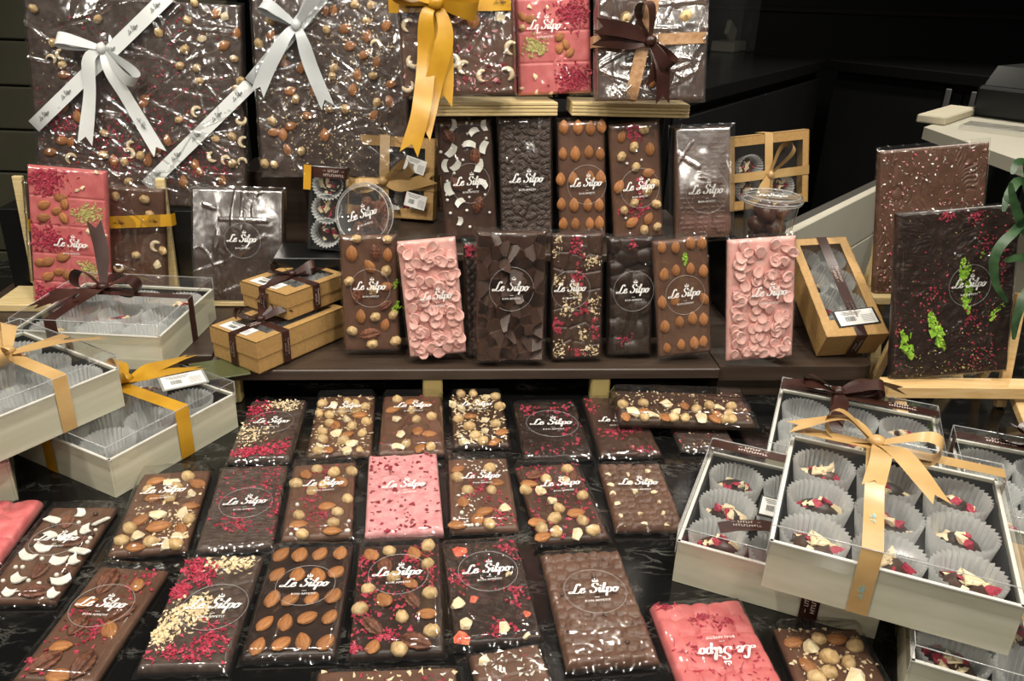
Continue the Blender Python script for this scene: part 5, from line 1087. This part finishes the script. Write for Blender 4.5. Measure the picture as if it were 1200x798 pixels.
pecans(MC, [(.016 * math.cos(a + k), .016 * math.sin(a + k), .016 + k * .021, .95) for k in range(3) for a in (0, 2.1, 4.2)], 'glazed praline ball inside the standing plastic pot', 'pralines in the plastic pot', True)

# ================================================================== plant, desk and the dark back counter
pp = aty(1236, 440, 1.14)
pl = thing('potted_plant', 'green strap-leaved plant in a white ribbed pot beside the pine easel', 'plant', T((pp.x, 1.14, 0)))
MB().lathe([(.012, 0), (.036, .0), (.05, .06), (.054, .15), (.056, .158), (.05, .158), (.046, .14), (.005, .138)], 60, None, .02, 20).build('pot', pm('white_ceramic', (.7, .7, .66), rough=.3), pl, smooth=True)
LEAF = pm('plant_leaf', (.018, .05, .018), (.05, .11, .04), 60, .4, .1, 100)
st = pl.matrix_basis.inverted()
for lf in ([(1215, 262, 1.08), (1186, 274, 1.04), (1166, 300, 1.03), (1167, 332, 1.03), (1181, 354, 1.03)], [(1212, 240, 1.1), (1196, 212, 1.07), (1182, 228, 1.05), (1176, 248, 1.04)], [(1218, 290, 1.08), (1200, 268, 1.05), (1188, 236, 1.04), (1184, 214, 1.04)],
           [(1215, 310, 1.09), (1197, 302, 1.06), (1177, 306, 1.03)], [(1218, 330, 1.08), (1202, 345, 1.05), (1191, 374, 1.04), (1188, 398, 1.04)], [(1216, 260, 1.1), (1205, 200, 1.08), (1193, 190, 1.06), (1186, 204, 1.05)],
           [(1230, 300, 1.1), (1240, 230, 1.06), (1250, 220, 1.0)], [(1225, 280, 1.16), (1212, 215, 1.2), (1194, 200, 1.24)]):
    P = smooth3([V((-.01, -.01, .145))] + [st @ aty(*q) for q in lf], 4); nn = len(P); Hh = []
    for i in range(nn):
        t_ = (P[min(i + 1, nn - 1)] - P[max(i - 1, 0)]).normalized(); sd_ = t_.cross(V((-.4, -.8, .45))).normalized(); Hh.append(sd_ * (.006 * math.sin(PI * (i + .8) / (nn + .6)) ** .7 + .0003))
    ribbon('leaf', P, Hh, LEAF, pl)
WHP = pm('white_painted_wood', (.6, .57, .46), (.66, .63, .52), 6, .45, .03, 60, stretch=(1, .2, 1))
a, b = atz(925, 272, .1), atz(1128, 171, .1); d = (b - a); d.z = 0; ln = d.length; yaw = math.degrees(math.atan2(d.y, d.x))
wc = thing('plank_counter', 'white painted plank counter behind the right hand slabs', 'counter', T((a.x, a.y, -.9)) @ Rz(yaw))
for k in range(7): MB().span((-.07, 0, 1.0 - (k + 1) * .128), (ln, .02, 1.0 - k * .128 - .004), .002).build('plank', WHP, wc)
MB().span((-.07, .021, 0), (ln, .05, .99), 0).build('frame', pm('counter_core', (.06, .055, .045), rough=.6), wc)
MB().tube([(ln * .66, -.006, .86), (ln * .66, -.006, .93), (ln * .74, -.006, .93), (ln * .74, -.006, .86)], .003, 5, closed=True).build('latch', pm('latch_metal', (.3, .29, .25), rough=.4), wc)
A, B, C = atz(1083, 149, .25), atz(1200, 190, .25), atz(1160, 123, .25); u = (B - A); u.z = 0; w = (C - A); w.z = 0
dk_ = thing('white_desk', 'white desk top with a thick edge behind the plank counter', 'desk', T((A.x, A.y, 0)))
E1, E2 = u * 2.2, w * 1.6; pts = [V((0, 0, 0)), E1, E1 + E2, E2]; m = MB(); m.add([(p.x, p.y, .222) for p in pts] + [(p.x, p.y, .25) for p in pts], [[0, 3, 2, 1], [4, 5, 6, 7]] + [[i, (i + 1) % 4, 4 + (i + 1) % 4, 4 + i] for i in range(4)]); m.build('desk_top', WHP, dk_)
q = (E1 + E2) / 2; MB().span((q.x - .05, q.y - .05, -.9), (q.x + .05, q.y + .05, .222), .002).build('desk_leg', WHP, dk_)
def on_desk(px, py): p = atz(px, py, .251); return p
p = on_desk(1193, 140); cr = thing('card_reader', 'black payment terminal with tinted cover on the white desk', 'terminal', T((p.x + .08, p.y + .06, .2505)) @ Rz(40))
BP = pm('black_plastic', (.012, .014, .016), rough=.3); m = MB(); m.box((0, 0, .04), (.3, .22, .08), .008); m.build('terminal_body', BP, cr)
v, f = hull([(x, y, z) for x, y, z in ((-.13, -.1, .081), (.13, -.1, .081), (-.13, .1, .081), (.13, .1, .081), (-.1, -.02, .13), (.1, -.02, .13), (-.1, .09, .13), (.1, .09, .13))]); link('tinted_cover', mesh('tinted_cover', v, f, pm('smoked_plastic', (.05, .05, .048), rough=.2), False), cr)
p, q_ = on_desk(1092, 147), on_desk(1162, 124); dd = q_ - p; o = MB().span((0, -.02, 0), (dd.length * .5, .05, .02), .003).build('folded_board', pm('cream_board', (.68, .62, .46), rough=.6), None, T((p.x + .02, p.y + .02, .2505)) @ Rz(math.degrees(math.atan2(dd.y, dd.x)))); tag(o, 'cream folded board lying along the far edge of the white desk', 'board')
p = on_desk(1165, 157); v, f = shell(.16, .1, .0, .012, .004); o = link('plastic_packet', mesh('plastic_packet', v, f, film('packet_film', .12, .15, .8, 30), False), None, T((p.x, p.y, .2508)) @ Rz(-40)); tag(o, 'crumpled clear plastic packet on the white desk', 'packet')
# back counter: two runs meeting in a corner
A, C, D = atz(800, 107, .3), atz(967, 69, .3), atz(1230, 96, .3)
CAB = pm('black_cabinet', (.013, .0135, .014), (.017, .0175, .018), 3, .35)
def run(label, a, c, dep, doors, hand, split=None):
    d = (c - a); d.z = 0; ln = d.length; yw = math.degrees(math.atan2(d.y, d.x)); th = thing('base_cabinet', label, 'cabinet', T((a.x, a.y, -.9)) @ Rz(yw))
    MB().span((0, .025, 0), (ln, dep, 1.16), 0).build('carcass', BLACKM, th)
    MB().span((-.02, -.015, 1.16), (ln + .0, dep, 1.2), .003).build('worktop', pm('black_worktop', (.012, .012, .012), rough=.2), th)
    for k in range(doors):
        sp = [ln * q / doors for q in range(doors + 1)]
        if split: sp[1] = split * ln
        x0, x1 = sp[k] + .004, sp[k + 1] - .004; dr = MB().span((x0, 0, .1), (x1, .022, 1.13), .003).build('door', CAB, th)
        if hand: x = x1 - .04 if k % 2 == 0 else x0 + .04; MB().span((x - .01, -.022, 1.04), (x + .01, -.012, 1.145), .003).build('handle', pm('dark_steel', (.22, .22, .22), rough=.4, metal=.3), dr)
    return th, yw, ln
r1, yw1, ln1 = run('black cabinet run with glossy worktop carrying the dark appliance', A, C, .6, 2, False)
r2, yw2, ln2 = run('black cabinet run with two slim steel door handles', C + (D - C).normalized() * .05, D, .6, 2, True, .66)
p = atz(835, 72, .3); ap = thing('oven', 'black countertop oven with dark glass on the back counter', 'appliance', T((p.x, p.y, .301)) @ Rz(yw1) @ T((-.12, .16, 0)))
MB().span((0, 0, .02), (.42, .36, .5), .008).build('oven_body', BLACKM, ap); MB().span((.02, -.012, .05), (.36, 0, .46), .004).build('oven_door', pm('black_glass', (.004, .004, .005), rough=.08), ap)
for s in (.05, .37): MB().span((s - .02, .05, 0), (s + .02, .3, .02), .002).build('foot', BLACKM, ap)
p = atz(893, 62, .3); gc = thing('glass_case', 'small clear case with folded papers on the back counter', 'case', T((p.x, p.y, .301)) @ Rz(yw1) @ T((-.05, .05, 0)))
v, f = shell(.2, .16, 0, .3); link('clear_case', mesh('clear_case', v, f, film('case_plastic', .1, .1, 0), False), gc); MB().box((0, .08, .306), (.22, .18, .012), .002).build('case_top', BLACKM, gc)
MB().box((0, .08, .02), (.15, .1, .04), .004).build('paper_stack', WHP, gc); MB().box((-.03, .08, .07), (.1, .02, .06), .004).build('folded_paper', WHP, gc, Ry(25))
